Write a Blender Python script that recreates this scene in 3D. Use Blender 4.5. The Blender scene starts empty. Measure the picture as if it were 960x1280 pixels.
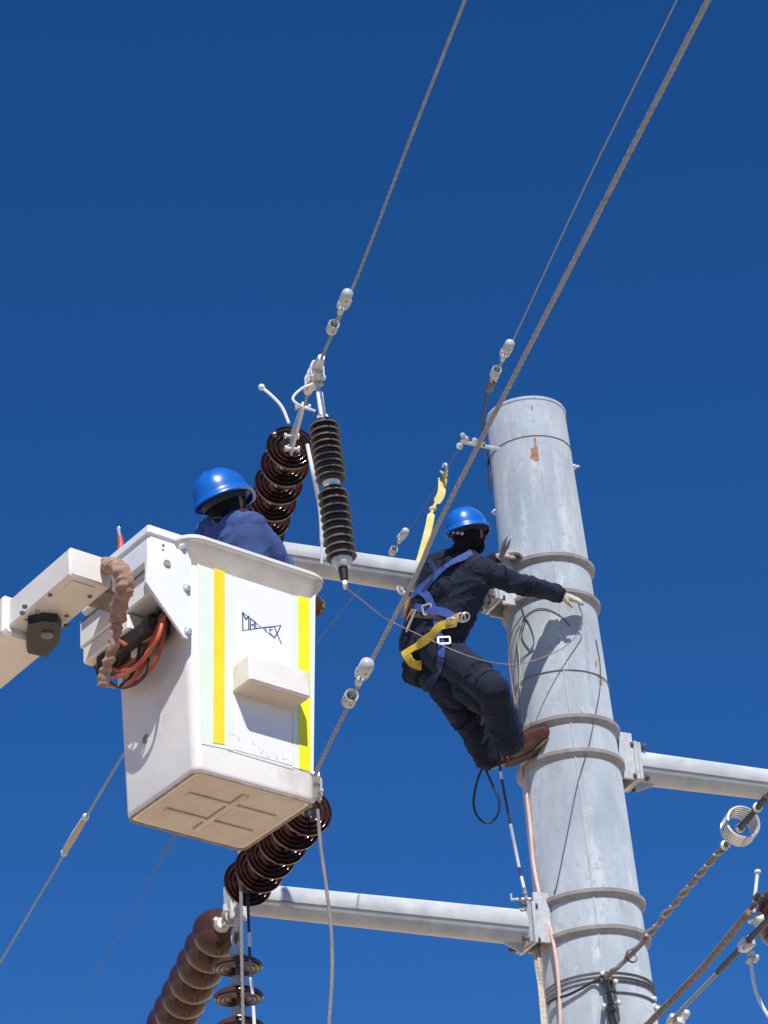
import bpy, bmesh, math, random
import numpy as np
from mathutils import Vector, Matrix, noise
from mathutils.bvhtree import BVHTree
random.seed(7)
V = Vector
R_ = math.radians
S = bpy.context.scene
COL = S.collection

# ------------------------------------------------------------------ camera
FPX, W0, H0 = 3600.0, 960.0, 1280.0            # focal length in photo pixels
PITCH, ROLL = R_(29.0), R_(3.6)
CAM = V((0, 0, 1.6))
FW = V((0, math.cos(PITCH), math.sin(PITCH)))
UP0 = V((0, -math.sin(PITCH), math.cos(PITCH)))
CR = V((1, 0, 0)) * math.cos(ROLL) - UP0 * math.sin(ROLL)
CU = V((1, 0, 0)) * math.sin(ROLL) + UP0 * math.cos(ROLL)
cam_d = bpy.data.cameras.new('camera')
cam = bpy.data.objects.new('camera', cam_d)
COL.objects.link(cam)
m = Matrix((CR, CU, -FW)).transposed().to_4x4()
m.translation = CAM
cam.matrix_world = m
cam_d.sensor_fit = 'VERTICAL'
cam_d.sensor_height = 36.0
cam_d.lens = FPX / H0 * 36.0
cam_d.clip_start = 0.1
cam_d.clip_end = 9000.0
S.camera = cam

# ------------------------------------------------------------------ sky, sun, exposure
SUN_EL, SUN_AZ = R_(50.0), R_(170.0)           # azimuth clockwise from +Y: behind the camera
wd = bpy.data.worlds.new('World')
S.world = wd
wd.use_nodes = True
nt = wd.node_tree
nt.nodes.clear()
sky = nt.nodes.new('ShaderNodeTexSky')
sky.sky_type = 'NISHITA'
sky.sun_disc = False
sky.sun_elevation = SUN_EL
sky.sun_rotation = SUN_AZ
sky.altitude = 3800
sky.air_density = 1.0
sky.dust_density = 0.0
sky.ozone_density = 4.0
hs = nt.nodes.new('ShaderNodeHueSaturation')
hs.inputs['Saturation'].default_value = 1.275
hs.inputs['Hue'].default_value = 0.507
hs.inputs['Value'].default_value = 1.0
bg = nt.nodes.new('ShaderNodeBackground')
bg.inputs['Strength'].default_value = 0.115
wo = nt.nodes.new('ShaderNodeOutputWorld')
nt.links.new(sky.outputs[0], hs.inputs['Color'])
nt.links.new(hs.outputs[0], bg.inputs['Color'])
nt.links.new(bg.outputs[0], wo.inputs['Surface'])
sd = bpy.data.lights.new('sun', 'SUN')
sd.energy = 4.9
sd.angle = R_(0.5)
sd.color = (1.0, 0.955, 0.89)
sun = bpy.data.objects.new('sun', sd)
COL.objects.link(sun)
SUNV = V((math.sin(SUN_AZ) * math.cos(SUN_EL), math.cos(SUN_AZ) * math.cos(SUN_EL), math.sin(SUN_EL)))
sun.rotation_euler = SUNV.to_track_quat('Z', 'Y').to_euler()
S.view_settings.view_transform = 'Standard'
S.view_settings.look = 'None'
S.view_settings.exposure = 0.17
S.view_settings.gamma = 1.0
S.view_settings.use_curve_mapping = False

# ------------------------------------------------------------------ pixel -> point (depth always from the thing it touches)
def ray(x, y): return FW + CR * ((x - 480) / FPX) - CU * ((y - 640) / FPX)
def P(x, y, d): return CAM + ray(x, y) * d
def on_y(x, y, Y):
    k = ray(x, y); return CAM + k * ((Y - CAM.y) / k.y)
def on_z(x, y, Z):
    k = ray(x, y); return CAM + k * ((Z - CAM.z) / k.z)
def on_plane(x, y, p, n):
    k = ray(x, y); return CAM + k * ((p - CAM).dot(n) / k.dot(n))
def proj(q):
    v = V(q) - CAM; d = v.dot(FW)
    return 480 + FPX * v.dot(CR) / d, 640 - FPX * v.dot(CU) / d, d
def depth(q): return (V(q) - CAM).dot(FW)

# ------------------------------------------------------------------ materials
def mat(name, c1, c2=None, scale=6.0, rough=0.5, metal=0.0, bump=0.0, bscale=None, detail=5, lo=0.35, hi=0.65,
        stretch=(1, 1, 1), spots=None, coat=0.0, spec=0.5, rvar=0.0):
    ma = bpy.data.materials.new(name)
    ma.use_nodes = True
    n = ma.node_tree.nodes; l = ma.node_tree.links
    b = n['Principled BSDF']
    b.inputs['Roughness'].default_value = rough
    b.inputs['Metallic'].default_value = metal
    b.inputs['Diffuse Roughness'].default_value = 1.0 if rough > .45 else 0.0
    b.inputs['Coat Weight'].default_value = coat
    b.inputs['Specular IOR Level'].default_value = spec
    tc = n.new('ShaderNodeTexCoord')
    mp = n.new('ShaderNodeMapping')
    mp.inputs['Scale'].default_value = stretch
    l.new(tc.outputs['Object'], mp.inputs['Vector'])
    col = None
    if c2 is None:
        b.inputs['Base Color'].default_value = (*c1, 1)
    else:
        nz = n.new('ShaderNodeTexNoise')
        nz.inputs['Scale'].default_value = scale
        nz.inputs['Detail'].default_value = detail
        nz.inputs['Roughness'].default_value = 0.62
        l.new(mp.outputs[0], nz.inputs['Vector'])
        cr = n.new('ShaderNodeValToRGB')
        cr.color_ramp.elements[0].position = lo
        cr.color_ramp.elements[1].position = hi
        cr.color_ramp.elements[0].color = (*c1, 1)
        cr.color_ramp.elements[1].color = (*c2, 1)
        l.new(nz.outputs['Fac'], cr.inputs['Fac'])
        col = cr.outputs['Color']
        if rvar:
            mr = n.new('ShaderNodeMapRange')
            mr.inputs['To Min'].default_value = rough - rvar
            mr.inputs['To Max'].default_value = rough + rvar
            l.new(nz.outputs['Fac'], mr.inputs['Value'])
            l.new(mr.outputs[0], b.inputs['Roughness'])
    for sp in (spots or []):
        c3, sc, p0, p1, st = sp
        m2 = n.new('ShaderNodeMapping'); m2.inputs['Scale'].default_value = st
        l.new(tc.outputs['Object'], m2.inputs['Vector'])
        n2 = n.new('ShaderNodeTexNoise')
        n2.inputs['Scale'].default_value = sc; n2.inputs['Detail'].default_value = 6; n2.inputs['Roughness'].default_value = 0.7
        l.new(m2.outputs[0], n2.inputs['Vector'])
        r2 = n.new('ShaderNodeMapRange')
        r2.inputs['From Min'].default_value = p0; r2.inputs['From Max'].default_value = p1
        l.new(n2.outputs['Fac'], r2.inputs['Value'])
        mx = n.new('ShaderNodeMix'); mx.data_type = 'RGBA'
        l.new(r2.outputs[0], mx.inputs['Factor'])
        if col: l.new(col, mx.inputs['A'])
        else: mx.inputs['A'].default_value = (*c1, 1)
        mx.inputs['B'].default_value = (*c3, 1)
        col = mx.outputs['Result']
    if col: l.new(col, b.inputs['Base Color'])
    if bump:
        nb = n.new('ShaderNodeTexNoise')
        nb.inputs['Scale'].default_value = bscale or scale * 4
        nb.inputs['Detail'].default_value = 4
        l.new(mp.outputs[0], nb.inputs['Vector'])
        bp = n.new('ShaderNodeBump')
        bp.inputs['Strength'].default_value = bump
        bp.inputs['Distance'].default_value = 0.01
        l.new(nb.outputs['Fac'], bp.inputs['Height'])
        l.new(bp.outputs[0], b.inputs['Normal'])
    return ma

M = {}
M['ground'] = mat('dry_ground', (0.48, 0.375, 0.255), (0.60, 0.48, 0.34), 0.35, 0.95, bump=0.4, bscale=3)
M['galv'] = mat('galvanized_steel', (0.44, 0.50, 0.555), (0.62, 0.68, 0.725), 3.2, 0.72, 0.0, bump=0.10, bscale=9, detail=8,
                lo=0.33, hi=0.68, stretch=(1.6, 1.6, 0.55), rvar=0.1,
                spots=[((0.72, 0.76, 0.79), 2.2, 0.53, 0.68, (3.2, 3.2, 0.6)),
                       ((0.38, 0.44, 0.50), 5.0, 0.56, 0.70, (2.2, 2.2, 0.45)), ((0.78, 0.81, 0.83), 9.0, 0.62, 0.70, (1.2, 1.2, 0.5)), ((0.50, 0.56, 0.62), 26.0, 0.52, 0.60, (1, 1, 0.8)),
                       ((0.40, 0.30, 0.24), 3.3, 0.72, 0.80, (4, 4, 0.6))])
M['galv_band'] = mat('galvanized_band', (0.34, 0.31, 0.29), (0.45, 0.42, 0.39), 14, 0.6, 0.05, bump=0.15,
                     spots=[((0.33, 0.2, 0.13), 9, 0.66, 0.76, (1, 1, 1))])
M['galv_arm'] = mat('galvanized_tube', (0.54, 0.57, 0.59), (0.68, 0.70, 0.70), 7, 0.5, 0.08, bump=0.08,
                    spots=[((0.48, 0.49, 0.49), 4, 0.55, 0.75, (1, 1, 3))])
M['galv_fit'] = mat('galvanized_fitting', (0.52, 0.53, 0.52), (0.70, 0.70, 0.68), 30, 0.42, 0.35, bump=0.2)
M['dark_steel'] = mat('weathered_steel', (0.10, 0.10, 0.10), (0.2, 0.19, 0.18), 30, 0.5, 0.4, bump=0.2)
M['rust'] = mat('rust_mark', (0.46, 0.20, 0.11), (0.55, 0.33, 0.24), 30, 0.8)
M['seam'] = mat('weld_seam', (0.68, 0.72, 0.74), (0.5, 0.54, 0.57), 9, 0.5, 0.1)
M['seamdark'] = mat('dark_grey_seam', (0.22, 0.22, 0.22), (0.3, 0.3, 0.3), 20, 0.7)  # dark grey of the weld ring, arm seams and joint line
M['wire'] = mat('stranded_aluminium', (0.28, 0.30, 0.345), (0.37, 0.39, 0.435), 40, 0.55, 0.0)
M['wire_far'] = mat('thin_stranded_wire', (0.26, 0.29, 0.35), (0.33, 0.36, 0.41), 40, 0.55, 0.3)
M['wire_faint'] = mat('faint_thin_wire', (0.13, 0.15, 0.19), (0.18, 0.20, 0.23), 40, 0.6, 0.2)
M['wire_brown'] = mat('weathered_wire', (0.16, 0.12, 0.095), (0.30, 0.24, 0.20), 25, 0.6, 0.2)
M['cable_grey'] = mat('grey_cable', (0.24, 0.24, 0.25), (0.33, 0.32, 0.32), 20, 0.5)
M['cable_black'] = mat('black_cable', (0.012, 0.012, 0.014), (0.03, 0.03, 0.032), 20, 0.45)
M['cord'] = mat('dark_cord', (0.07, 0.075, 0.085), (0.13, 0.13, 0.135), 20, 0.6)
M['cable_white'] = mat('white_cable', (0.62, 0.64, 0.68), (0.75, 0.76, 0.78), 20, 0.4)
M['cable_pink'] = mat('tinned_wire', (0.33, 0.23, 0.22), (0.42, 0.31, 0.30), 20, 0.5)
M['copper'] = mat('bright_copper_strip', (0.78, 0.50, 0.40), (0.86, 0.66, 0.58), 6, 0.35, 0.15)
M['rope'] = mat('pale_rope', (0.55, 0.48, 0.38), (0.70, 0.62, 0.50), 50, 0.9, bump=0.3)
M['blue_rope'] = mat('dark_blue_rope', (0.02, 0.03, 0.07), (0.05, 0.07, 0.13), 50, 0.7)
M['porcelain'] = mat('brown_porcelain', (0.030, 0.0105, 0.0075), (0.050, 0.018, 0.012), 5, 0.12, coat=0.5)
M['porcelain2'] = mat('chocolate_porcelain', (0.050, 0.020, 0.013), (0.082, 0.034, 0.022), 5, 0.16, coat=0.25, spec=0.4)
M['polymer'] = mat('dark_polymer', (0.030, 0.024, 0.023), (0.055, 0.044, 0.042), 8, 0.5)
M['polymer_rim'] = mat('pale_polymer_rim', (0.22, 0.19, 0.18), (0.30, 0.27, 0.25), 8, 0.6)  # paler grey along the edge of each shed
M['white'] = mat('white_gelcoat', (0.75, 0.715, 0.67), (0.82, 0.79, 0.755), 2.5, 0.38, bump=0.06, bscale=40,
                 spots=[((0.58, 0.50, 0.43), 4.0, 0.56, 0.78, (1, 1, .45)), ((0.42, 0.34, 0.27), 15, 0.64, 0.74, (1, 1, 0.35)), ((0.25, 0.2, 0.16), 34, 0.72, 0.77, (1, 1, 0.7))])
M['white_rim'] = mat('shade_tinted_dirty_rim', (0.58, 0.53, 0.47), (0.72, 0.68, 0.62), 6, 0.5, bump=0.06,
                     spots=[((0.36, 0.29, 0.23), 8, 0.62, 0.78, (1, 1, 1))])  # tan base paints in the flare's shade; the brown spots are dirt
M['white_under'] = mat('stained_bounce_gelcoat', (0.70, 0.62, 0.53), (0.79, 0.72, 0.63), 6, 0.55, bump=0.06,
                       spots=[((0.36, 0.28, 0.21), 12, 0.64, 0.80, (1, 1, 1))])  # tan base carries the ground bounce in its colour; spots are stains
M['grime'] = mat('grime_line', (0.33, 0.25, 0.19), (0.5, 0.41, 0.33), 25, 0.8, bump=0.2)
M['white_steel'] = mat('white_painted_steel', (0.74, 0.75, 0.77), (0.80, 0.81, 0.82), 5, 0.4, bump=0.04,
                       spots=[((0.45, 0.38, 0.32), 14, 0.68, 0.78, (1, 1, 1))])
M['boom'] = mat('cream_boom_paint', (0.70, 0.66, 0.60), (0.78, 0.75, 0.70), 3, 0.42, bump=0.04,
                spots=[((0.42, 0.33, 0.25), 9, 0.64, 0.78, (1, 1, 1)), ((0.2, 0.15, 0.11), 24, 0.70, 0.76, (1, 1, 1))])
M['yellow_tape'] = mat('yellow_tape', (0.86, 0.62, 0.02), (0.92, 0.70, 0.04), 6, 0.4)
M['lime_tape'] = mat('lime_tape', (0.78, 0.76, 0.01), (0.84, 0.82, 0.02), 6, 0.4)
M['green_film'] = mat('pale_green_film', (0.70, 0.80, 0.66), (0.74, 0.79, 0.71), 5, 0.4)
M['white_film'] = mat('white_film', (0.76, 0.765, 0.76), (0.80, 0.80, 0.79), 5, 0.4)
M['ink'] = mat('blue_ink', (0.05, 0.075, 0.27), (0.09, 0.12, 0.33), 30, 0.5)
M['ghost'] = mat('faded_lettering', (0.685, 0.675, 0.665), (0.74, 0.735, 0.725), 30, 0.5)
M['navy'] = mat('navy_cloth', (0.018, 0.024, 0.046), (0.031, 0.039, 0.068), 9, 0.8, bump=0.5, bscale=45, spec=0.15)
M['blue_cloth'] = mat('blue_cloth', (0.060, 0.108, 0.285), (0.085, 0.14, 0.34), 6, 0.85, bump=0.3, bscale=160, spec=0.2)
M['helmet'] = mat('blue_helmet_shell', (0.004, 0.105, 0.44), (0.008, 0.13, 0.50), 6, 0.32, coat=0.15, bump=0.03, bscale=30, spots=[((0.05, 0.19, 0.50), 28, 0.62, 0.72, (1, 1, 1))])
M['headband'] = mat('black_headband', (0.012, 0.012, 0.014), (0.03, 0.03, 0.03), 30, 0.6)
M['skin'] = mat('skin', (0.30, 0.15, 0.10), (0.36, 0.19, 0.13), 8, 0.5)
M['hood'] = mat('black_hood', (0.008, 0.008, 0.011), (0.016, 0.015, 0.018), 12, 0.9, spec=0.15)
M['glove'] = mat('leather_glove', (0.50, 0.44, 0.36), (0.64, 0.58, 0.50), 14, 0.8, bump=0.3, bscale=60)
M['glove_brown'] = mat('brown_glove', (0.15, 0.09, 0.05), (0.26, 0.17, 0.10), 14, 0.8, bump=0.3, bscale=60)
M['boot'] = mat('brown_leather', (0.060, 0.020, 0.011), (0.11, 0.040, 0.022), 10, 0.28, bump=0.15)
M['sole'] = mat('boot_sole', (0.09, 0.055, 0.035), (0.14, 0.09, 0.06), 10, 0.8)
M['blue_web'] = mat('blue_webbing', (0.035, 0.09, 0.38), (0.06, 0.13, 0.46), 40, 0.7, bump=0.3, bscale=300)
M['navy_web'] = mat('dark_blue_webbing', (0.015, 0.03, 0.12), (0.03, 0.05, 0.17), 40, 0.7)
M['yellow_web'] = mat('yellow_webbing', (0.62, 0.45, 0.03), (0.74, 0.56, 0.06), 25, 0.75, bump=0.3, bscale=200)
M['pale_yellow'] = mat('pale_yellow_webbing', (0.80, 0.64, 0.16), (0.86, 0.76, 0.34), 12, 0.75)
M['belt'] = mat('brown_belt', (0.05, 0.022, 0.016), (0.09, 0.04, 0.03), 20, 0.6)
M['wood'] = mat('tool_wood', (0.52, 0.27, 0.10), (0.66, 0.38, 0.16), 20, 0.5)
M['steel'] = mat('bright_steel', (0.62, 0.62, 0.60), (0.75, 0.74, 0.71), 30, 0.32, 0.6)
M['sleeve'] = mat('beige_hose_sleeve', (0.34, 0.195, 0.135), (0.50, 0.32, 0.235), 16, 0.8, bump=0.9, bscale=38)
M['orange'] = mat('orange_hose', (0.42, 0.075, 0.028), (0.58, 0.13, 0.055), 14, 0.4)
M['black_rubber'] = mat('black_rubber', (0.010, 0.010, 0.010), (0.03, 0.028, 0.026), 20, 0.5)
M['grey_valve'] = mat('grey_valve', (0.22, 0.20, 0.18), (0.33, 0.30, 0.27), 20, 0.5)

# ------------------------------------------------------------------ mesh builder
def perp(a):
    a = a.normalized()
    h = V((0, 0, 1)) if abs(a.z) < 0.9 else V((1, 0, 0))
    x = h.cross(a).normalized()
    return x, a.cross(x).normalized()

def spline(pts, n=10):
    pts = [V(p) for p in pts]
    if len(pts) < 3:
        return [pts[0].lerp(pts[-1], i / n) for i in range(n + 1)]
    q = [pts[0] * 2 - pts[1]] + pts + [pts[-1] * 2 - pts[-2]]
    out = []
    for i in range(1, len(q) - 2):
        a, b, c, d = q[i - 1], q[i], q[i + 1], q[i + 2]
        for k in range(n):
            t = k / n
            out.append(0.5 * ((2 * b) + (c - a) * t + (2 * a - 5 * b + 4 * c - d) * t * t + (3 * b - a - 3 * c + d) * t ** 3))
    out.append(pts[-1])
    return out

class MB:
    def __init__(s): s.v = []; s.f = []; s.flat = set()
    def loft(s, rings, cap0=True, cap1=True, closed=False):
        b = len(s.v); n = len(rings[0])
        for r in rings: s.v += [V(p) for p in r]
        k = len(rings)
        for i in range(k if closed else k - 1):
            i2 = (i + 1) % k
            for j in range(n):
                j2 = (j + 1) % n
                s.f.append((b + i * n + j, b + i * n + j2, b + i2 * n + j2, b + i2 * n + j))
        if not closed:
            if cap0: s.f.append(tuple(b + j for j in reversed(range(n))))
            if cap1: s.f.append(tuple(b + (k - 1) * n + j for j in range(n)))
        return s
    def tube(s, pts, r, n=10, lobes=0, twist=0.0, caps=True):
        pts = [V(p) for p in pts]
        if not isinstance(r, (list, tuple)): r = [r] * len(pts)
        x = None; rings = []; L = 0
        for i, p in enumerate(pts):
            t = (pts[min(i + 1, len(pts) - 1)] - pts[max(i - 1, 0)])
            t = t.normalized() if t.length > 1e-9 else V((0, 0, 1))
            if x is None: x, y = perp(t)
            else:
                x = (x - t * x.dot(t)).normalized(); y = t.cross(x)
            if i: L += (p - pts[i - 1]).length
            ph = twist * L
            ring = []
            for j in range(n):
                a = 2 * math.pi * j / n
                rr = r[i] * (1 - (0.035 * (0.5 - 0.5 * math.cos(lobes * a)) if lobes else 0))
                ring.append(p + (x * math.cos(a + ph) + y * math.sin(a + ph)) * rr)
            rings.append(ring)
        return s.loft(rings, caps, caps)
    def lathe(s, p, axis, prof, n=24, cap=True):
        axis = V(axis).normalized(); x, y = perp(axis); p = V(p)
        rings = [[p + axis * t + (x * math.cos(2 * math.pi * j / n) + y * math.sin(2 * math.pi * j / n)) * max(r, 1e-4) for j in range(n)]
                 for t, r in prof]
        return s.loft(rings, cap, cap)
    def box(s, c, ax, ay, az, bev=0.0):
        """c centre; ax, ay, az half-extent vectors; bev = chamfer"""
        c = V(c); b = len(s.v)
        if bev <= 0:
            for k in (-1, 1):
                for q in ((-1, -1), (1, -1), (1, 1), (-1, 1)):
                    s.v.append(c + ax * q[0] + ay * q[1] + az * k)
            for q in ((3, 2, 1, 0), (4, 5, 6, 7), (0, 1, 5, 4), (1, 2, 6, 5), (2, 3, 7, 6), (3, 0, 4, 7)):
                s.f.append(tuple(b + i for i in q))
            return s
        lx, ly, lz = ax.length, ay.length, az.length
        ux, uy, uz = ax / lx, ay / ly, az / lz
        def ring(z, i):
            hx, hy = lx - i, ly - i; o = []
            cb = min(bev, hx * .9, hy * .9)
            for sx, sy, fl in ((-1, -1, 0), (1, -1, 1), (1, 1, 0), (-1, 1, 1)):
                a = c + ux * sx * (hx - cb) + uy * sy * hy + uz * z
                d = c + ux * sx * hx + uy * sy * (hy - cb) + uz * z
                o += ([d, a] if fl == 0 else [a, d])
            return o
        return s.loft([ring(-lz, bev), ring(-lz + bev, 0), ring(lz - bev, 0), ring(lz, bev)])
    def prism(s, pts, off):
        """polygon (3-D points) extruded by the vector off"""
        b = len(s.v); n = len(pts); off = V(off)
        s.v += [V(p) for p in pts] + [V(p) + off for p in pts]
        s.f.append(tuple(b + i for i in reversed(range(n)))); s.f.append(tuple(b + n + i for i in range(n)))
        for i in range(n):
            j = (i + 1) % n
            s.f.append((b + i, b + j, b + n + j, b + n + i))
        return s
    def ribbon(s, pts, nrm, w, th):
        rings = []
        if not isinstance(w, (list, tuple)): w = [w] * len(pts)
        for i, p in enumerate(pts):
            t = (pts[min(i + 1, len(pts) - 1)] - pts[max(i - 1, 0)]).normalized()
            nn = V(nrm[i]); nn = (nn - t * nn.dot(t)).normalized(); sd_ = t.cross(nn)
            rings.append([p + sd_ * w[i] / 2 - nn * th * .5, p + sd_ * w[i] / 2 + nn * th, p + nn * th * 1.25, p - sd_ * w[i] / 2 + nn * th, p - sd_ * w[i] / 2 - nn * th * .5])
        return s.loft(rings)
    def sphere(s, c, r, sc=(1, 1, 1), n=12):
        c = V(c); rings = []
        for i in range(1, n):
            a = math.pi * i / n
            rings.append([c + V((math.sin(a) * math.cos(2 * math.pi * j / (2 * n)) * sc[0], math.sin(a) * math.sin(2 * math.pi * j / (2 * n)) * sc[1], -math.cos(a) * sc[2])) * r for j in range(2 * n)])
        return s.loft(rings)
    def torus(s, c, axis, R, r, n=24, k=10):
        x, y = perp(V(axis)); a_ = V(axis).normalized(); c = V(c); rings = []
        for i in range(n):
            t = 2 * math.pi * i / n; d = x * math.cos(t) + y * math.sin(t)
            rings.append([c + d * R + (d * math.cos(2 * math.pi * j / k) + a_ * math.sin(2 * math.pi * j / k)) * r for j in range(k)])
        return s.loft(rings, closed=True)
    def mesh(s, name, off=V((0, 0, 0)), smooth=40):
        me = bpy.data.meshes.new(name)
        me.from_pydata([tuple(p - off) for p in s.v], [], s.f)
        bm = bmesh.new(); bm.from_mesh(me)
        bmesh.ops.recalc_face_normals(bm, faces=bm.faces)
        bm.to_mesh(me); bm.free()
        if smooth:
            for p in me.polygons: p.use_smooth = True
            me.set_sharp_from_angle(angle=R_(smooth))
        me.update()
        return me
    def build(s, name, ma, parent=None, smooth=40):
        off = origin(parent) if parent else V((0, 0, 0))
        o = bpy.data.objects.new(name, s.mesh(name, off, smooth))
        COL.objects.link(o)
        if ma: o.data.materials.append(M[ma])
        if parent: o.parent = parent
        return o

def origin(o):
    p = V((0, 0, 0))
    while o: p += o.location; o = o.parent
    return p

def thing(name, loc, label, cat, group=None):
    o = bpy.data.objects.new(name, None); COL.objects.link(o)
    o.empty_display_size = 0.1
    o.location = V(loc)
    return tag(o, label, cat, group)
def tag(o, label, cat, group=None):
    o['label'] = label; o['category'] = cat
    if group: o['group'] = group
    return o

# ------------------------------------------------------------------ ground
g = MB()
N = 40; ext = [-4000, -1500, -600, -250] + [-120 + 240 * i / 30 for i in range(31)] + [250, 600, 1500, 4000]
for a in ext:
    for b in ext: g.v.append(V((a, b, 0.25 * noise.noise(V((a * .05, b * .05, 0))) if abs(a) < 130 and abs(b) < 130 else 0)))
n_ = len(ext)
for i in range(n_ - 1):
    for j in range(n_ - 1): g.f.append((i * n_ + j, (i + 1) * n_ + j, (i + 1) * n_ + j + 1, i * n_ + j + 1))
ground = g.build('ground', 'ground')
ground['kind'] = 'structure'

# ------------------------------------------------------------------ steel pole
TOP = P(657.5, 522, 18.2)
Y0 = TOP.y
def axis(z): return V((TOP.x + (TOP.z - z) * 0.0293, Y0, z))
PR = [(-1, .415), (6.94, .312), (8.68, .292), (9.65, .274), (TOP.z, .247)]
def prad(z):
    for (z0, r0), (z1, r1) in zip(PR, PR[1:]):
        if z <= z1: return r0 + (r1 - r0) * (z - z0) / (z1 - z0)
    return PR[-1][1]
PUP = (axis(10) - axis(0)).normalized()
def z_front(py, extra=0.0):
    """height at which the camera-facing generator of the pole shows at row py"""
    lo, hi = 3.0, 12.0
    for _ in range(50):
        z = (lo + hi) / 2
        q = axis(z) + V((-axis(z).x, -axis(z).y, 0)).normalized() * (prad(z) + extra)
        if proj(q)[1] > py: lo = z
        else: hi = z
    return z
pole = thing('steel_pole', axis(-0.3), 'tall tapered galvanized steel pole that the man in dark overalls is climbing', 'pole')
mb = MB(); n = 72; rings = []
zs = [-0.3, 2, 4, 5.5] + [6 + (TOP.z - 6) * i / 30 for i in range(31)]
for z in zs:
    rings.append([axis(z) + V((math.cos(2 * math.pi * j / n), math.sin(2 * math.pi * j / n), 0)) * prad(z) for j in range(n)])
mb.loft(rings, True, False)
shaft = mb.build('shaft', 'galv', pole, 60)
cap_z = TOP.z
mb = MB(); mb.lathe(axis(cap_z - 0.012), PUP, [(0, .24), (0, .2515), (0.012, .254), (0.02, .25), (0.026, .22), (.03, .0)], 72); mb.build('cap_plate', 'galv', pole)
zw = z_front(545)
mb = MB(); mb.torus(axis(zw), PUP, prad(zw), .005, 72, 6); mb.build('weld_ring', 'seamdark', pole)
bvh_pole = BVHTree.FromPolygons(mb_v := [v.co + origin(pole) for v in shaft.data.vertices], [tuple(p.vertices) for p in shaft.data.polygons])
def hit(b, x, y):
    k = ray(x, y).normalized()
    loc, nrm, _, dd = b.ray_cast(CAM, k)
    if loc is None: return None, None
    if nrm.dot(k) > 0: nrm = -nrm
    return loc, nrm
def on_pole(pts, lift):
    out = []
    for x, y in pts:
        l, nn = hit(bvh_pole, x, y)
        if l is None:                       # just off the edge: stand at the axis depth beside the pole
            q = on_y(x, y, Y0); l = q; nn = V((0, -1, 0)); out.append(q); continue
        out.append(l + nn * lift)
    return out
# longitudinal weld
mb = MB()
def gen(az, z, lift=0.0): return axis(z) + V((math.sin(az), -math.cos(az), 0)) * (prad(z) + lift)
mb.tube([gen(R_(3), z) for z in [6 + i * .12 for i in range(26)]], .006, 6); mb.build('weld_seam', 'seam', pole)
mb = MB(); mb.tube([gen(R_(7), z) for z in [8.65 + i * .15 for i in range(14)]], .004, 6); mb.build('weld_seam', 'seam', pole)
# bare spots where the zinc flaked off
def patch(px, lift=.0015):
    mb = MB(); top = [l for l in on_pole(px, lift)]; b0 = len(mb.v); mb.v += top; mb.f.append(tuple(range(len(top)))); return mb
patch([(667, 548), (670, 547), (670, 557), (673, 558), (673.5, 576), (670, 577), (662, 572), (664, 568), (663, 561), (668, 559)]).build('rust_mark', 'rust', pole)
for (x, y, s_) in ((665, 510, 1.6), (745, 830, 2.0), (751, 852, 2.4), (727, 893, 2.2), (748, 845, 1.5), (806, 1226, 1.5)):
    patch([(x + s_ * math.cos(a) * random.uniform(.5, 1), y + 2.2 * s_ * math.sin(a)) for a in [k * .785 for k in range(8)]]).build('rust_mark', 'rust', pole)
# step bolts
def step_bolt(az, z, L, up):
    d = V((math.sin(az), -math.cos(az), 0)); p0 = axis(z) + d * (prad(z) - .02)
    mb = MB(); mb.tube([p0, p0 + d * (L * .5), p0 + d * L, p0 + d * L + V((0, 0, up))], .009, 8); mb.lathe(p0 + d * .02, d, [(0, .018), (.014, .018)], 6)
    mb.build('step_bolt', 'galv_fit', pole)
step_bolt(R_(-84), z_front(1100) + .01, .155, .035)
step_bolt(R_(80), z_front(566), .055, 0)
step_bolt(R_(-88), z_front(612) + .0, .04, 0)
# wire wrapped round
def wrap(py0, py1, r, ma, a0, a1, name, lift=.004):
    z0, z1 = z_front(py0), z_front(py1)
    mb = MB(); k = 60
    mb.tube([gen(a0 + (a1 - a0) * i / k, z0 + (z1 - z0) * i / k, lift) for i in range(k + 1)], r, 6); return mb.build(name, ma, pole)
wrap(838, 838, .0032, 'cable_grey', R_(-100), R_(100), 'tie_wire')
for k, (a, b, r) in enumerate(((1216, 1219, .005), (1222, 1225, .006), (1226, 1229, .008), (1241, 1243, .006))):
    wrap(a, b, r, 'dark_steel', R_(-10 + 8 * k % 13), R_(175), 'tie_wire')
for k, (a, b) in enumerate(((1219, 1216), (1224, 1221), (1232, 1226))):
    wrap(a, b, .005, 'cable_grey', R_(-170), R_(-2 + 5 * k), 'tie_wire')

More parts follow.
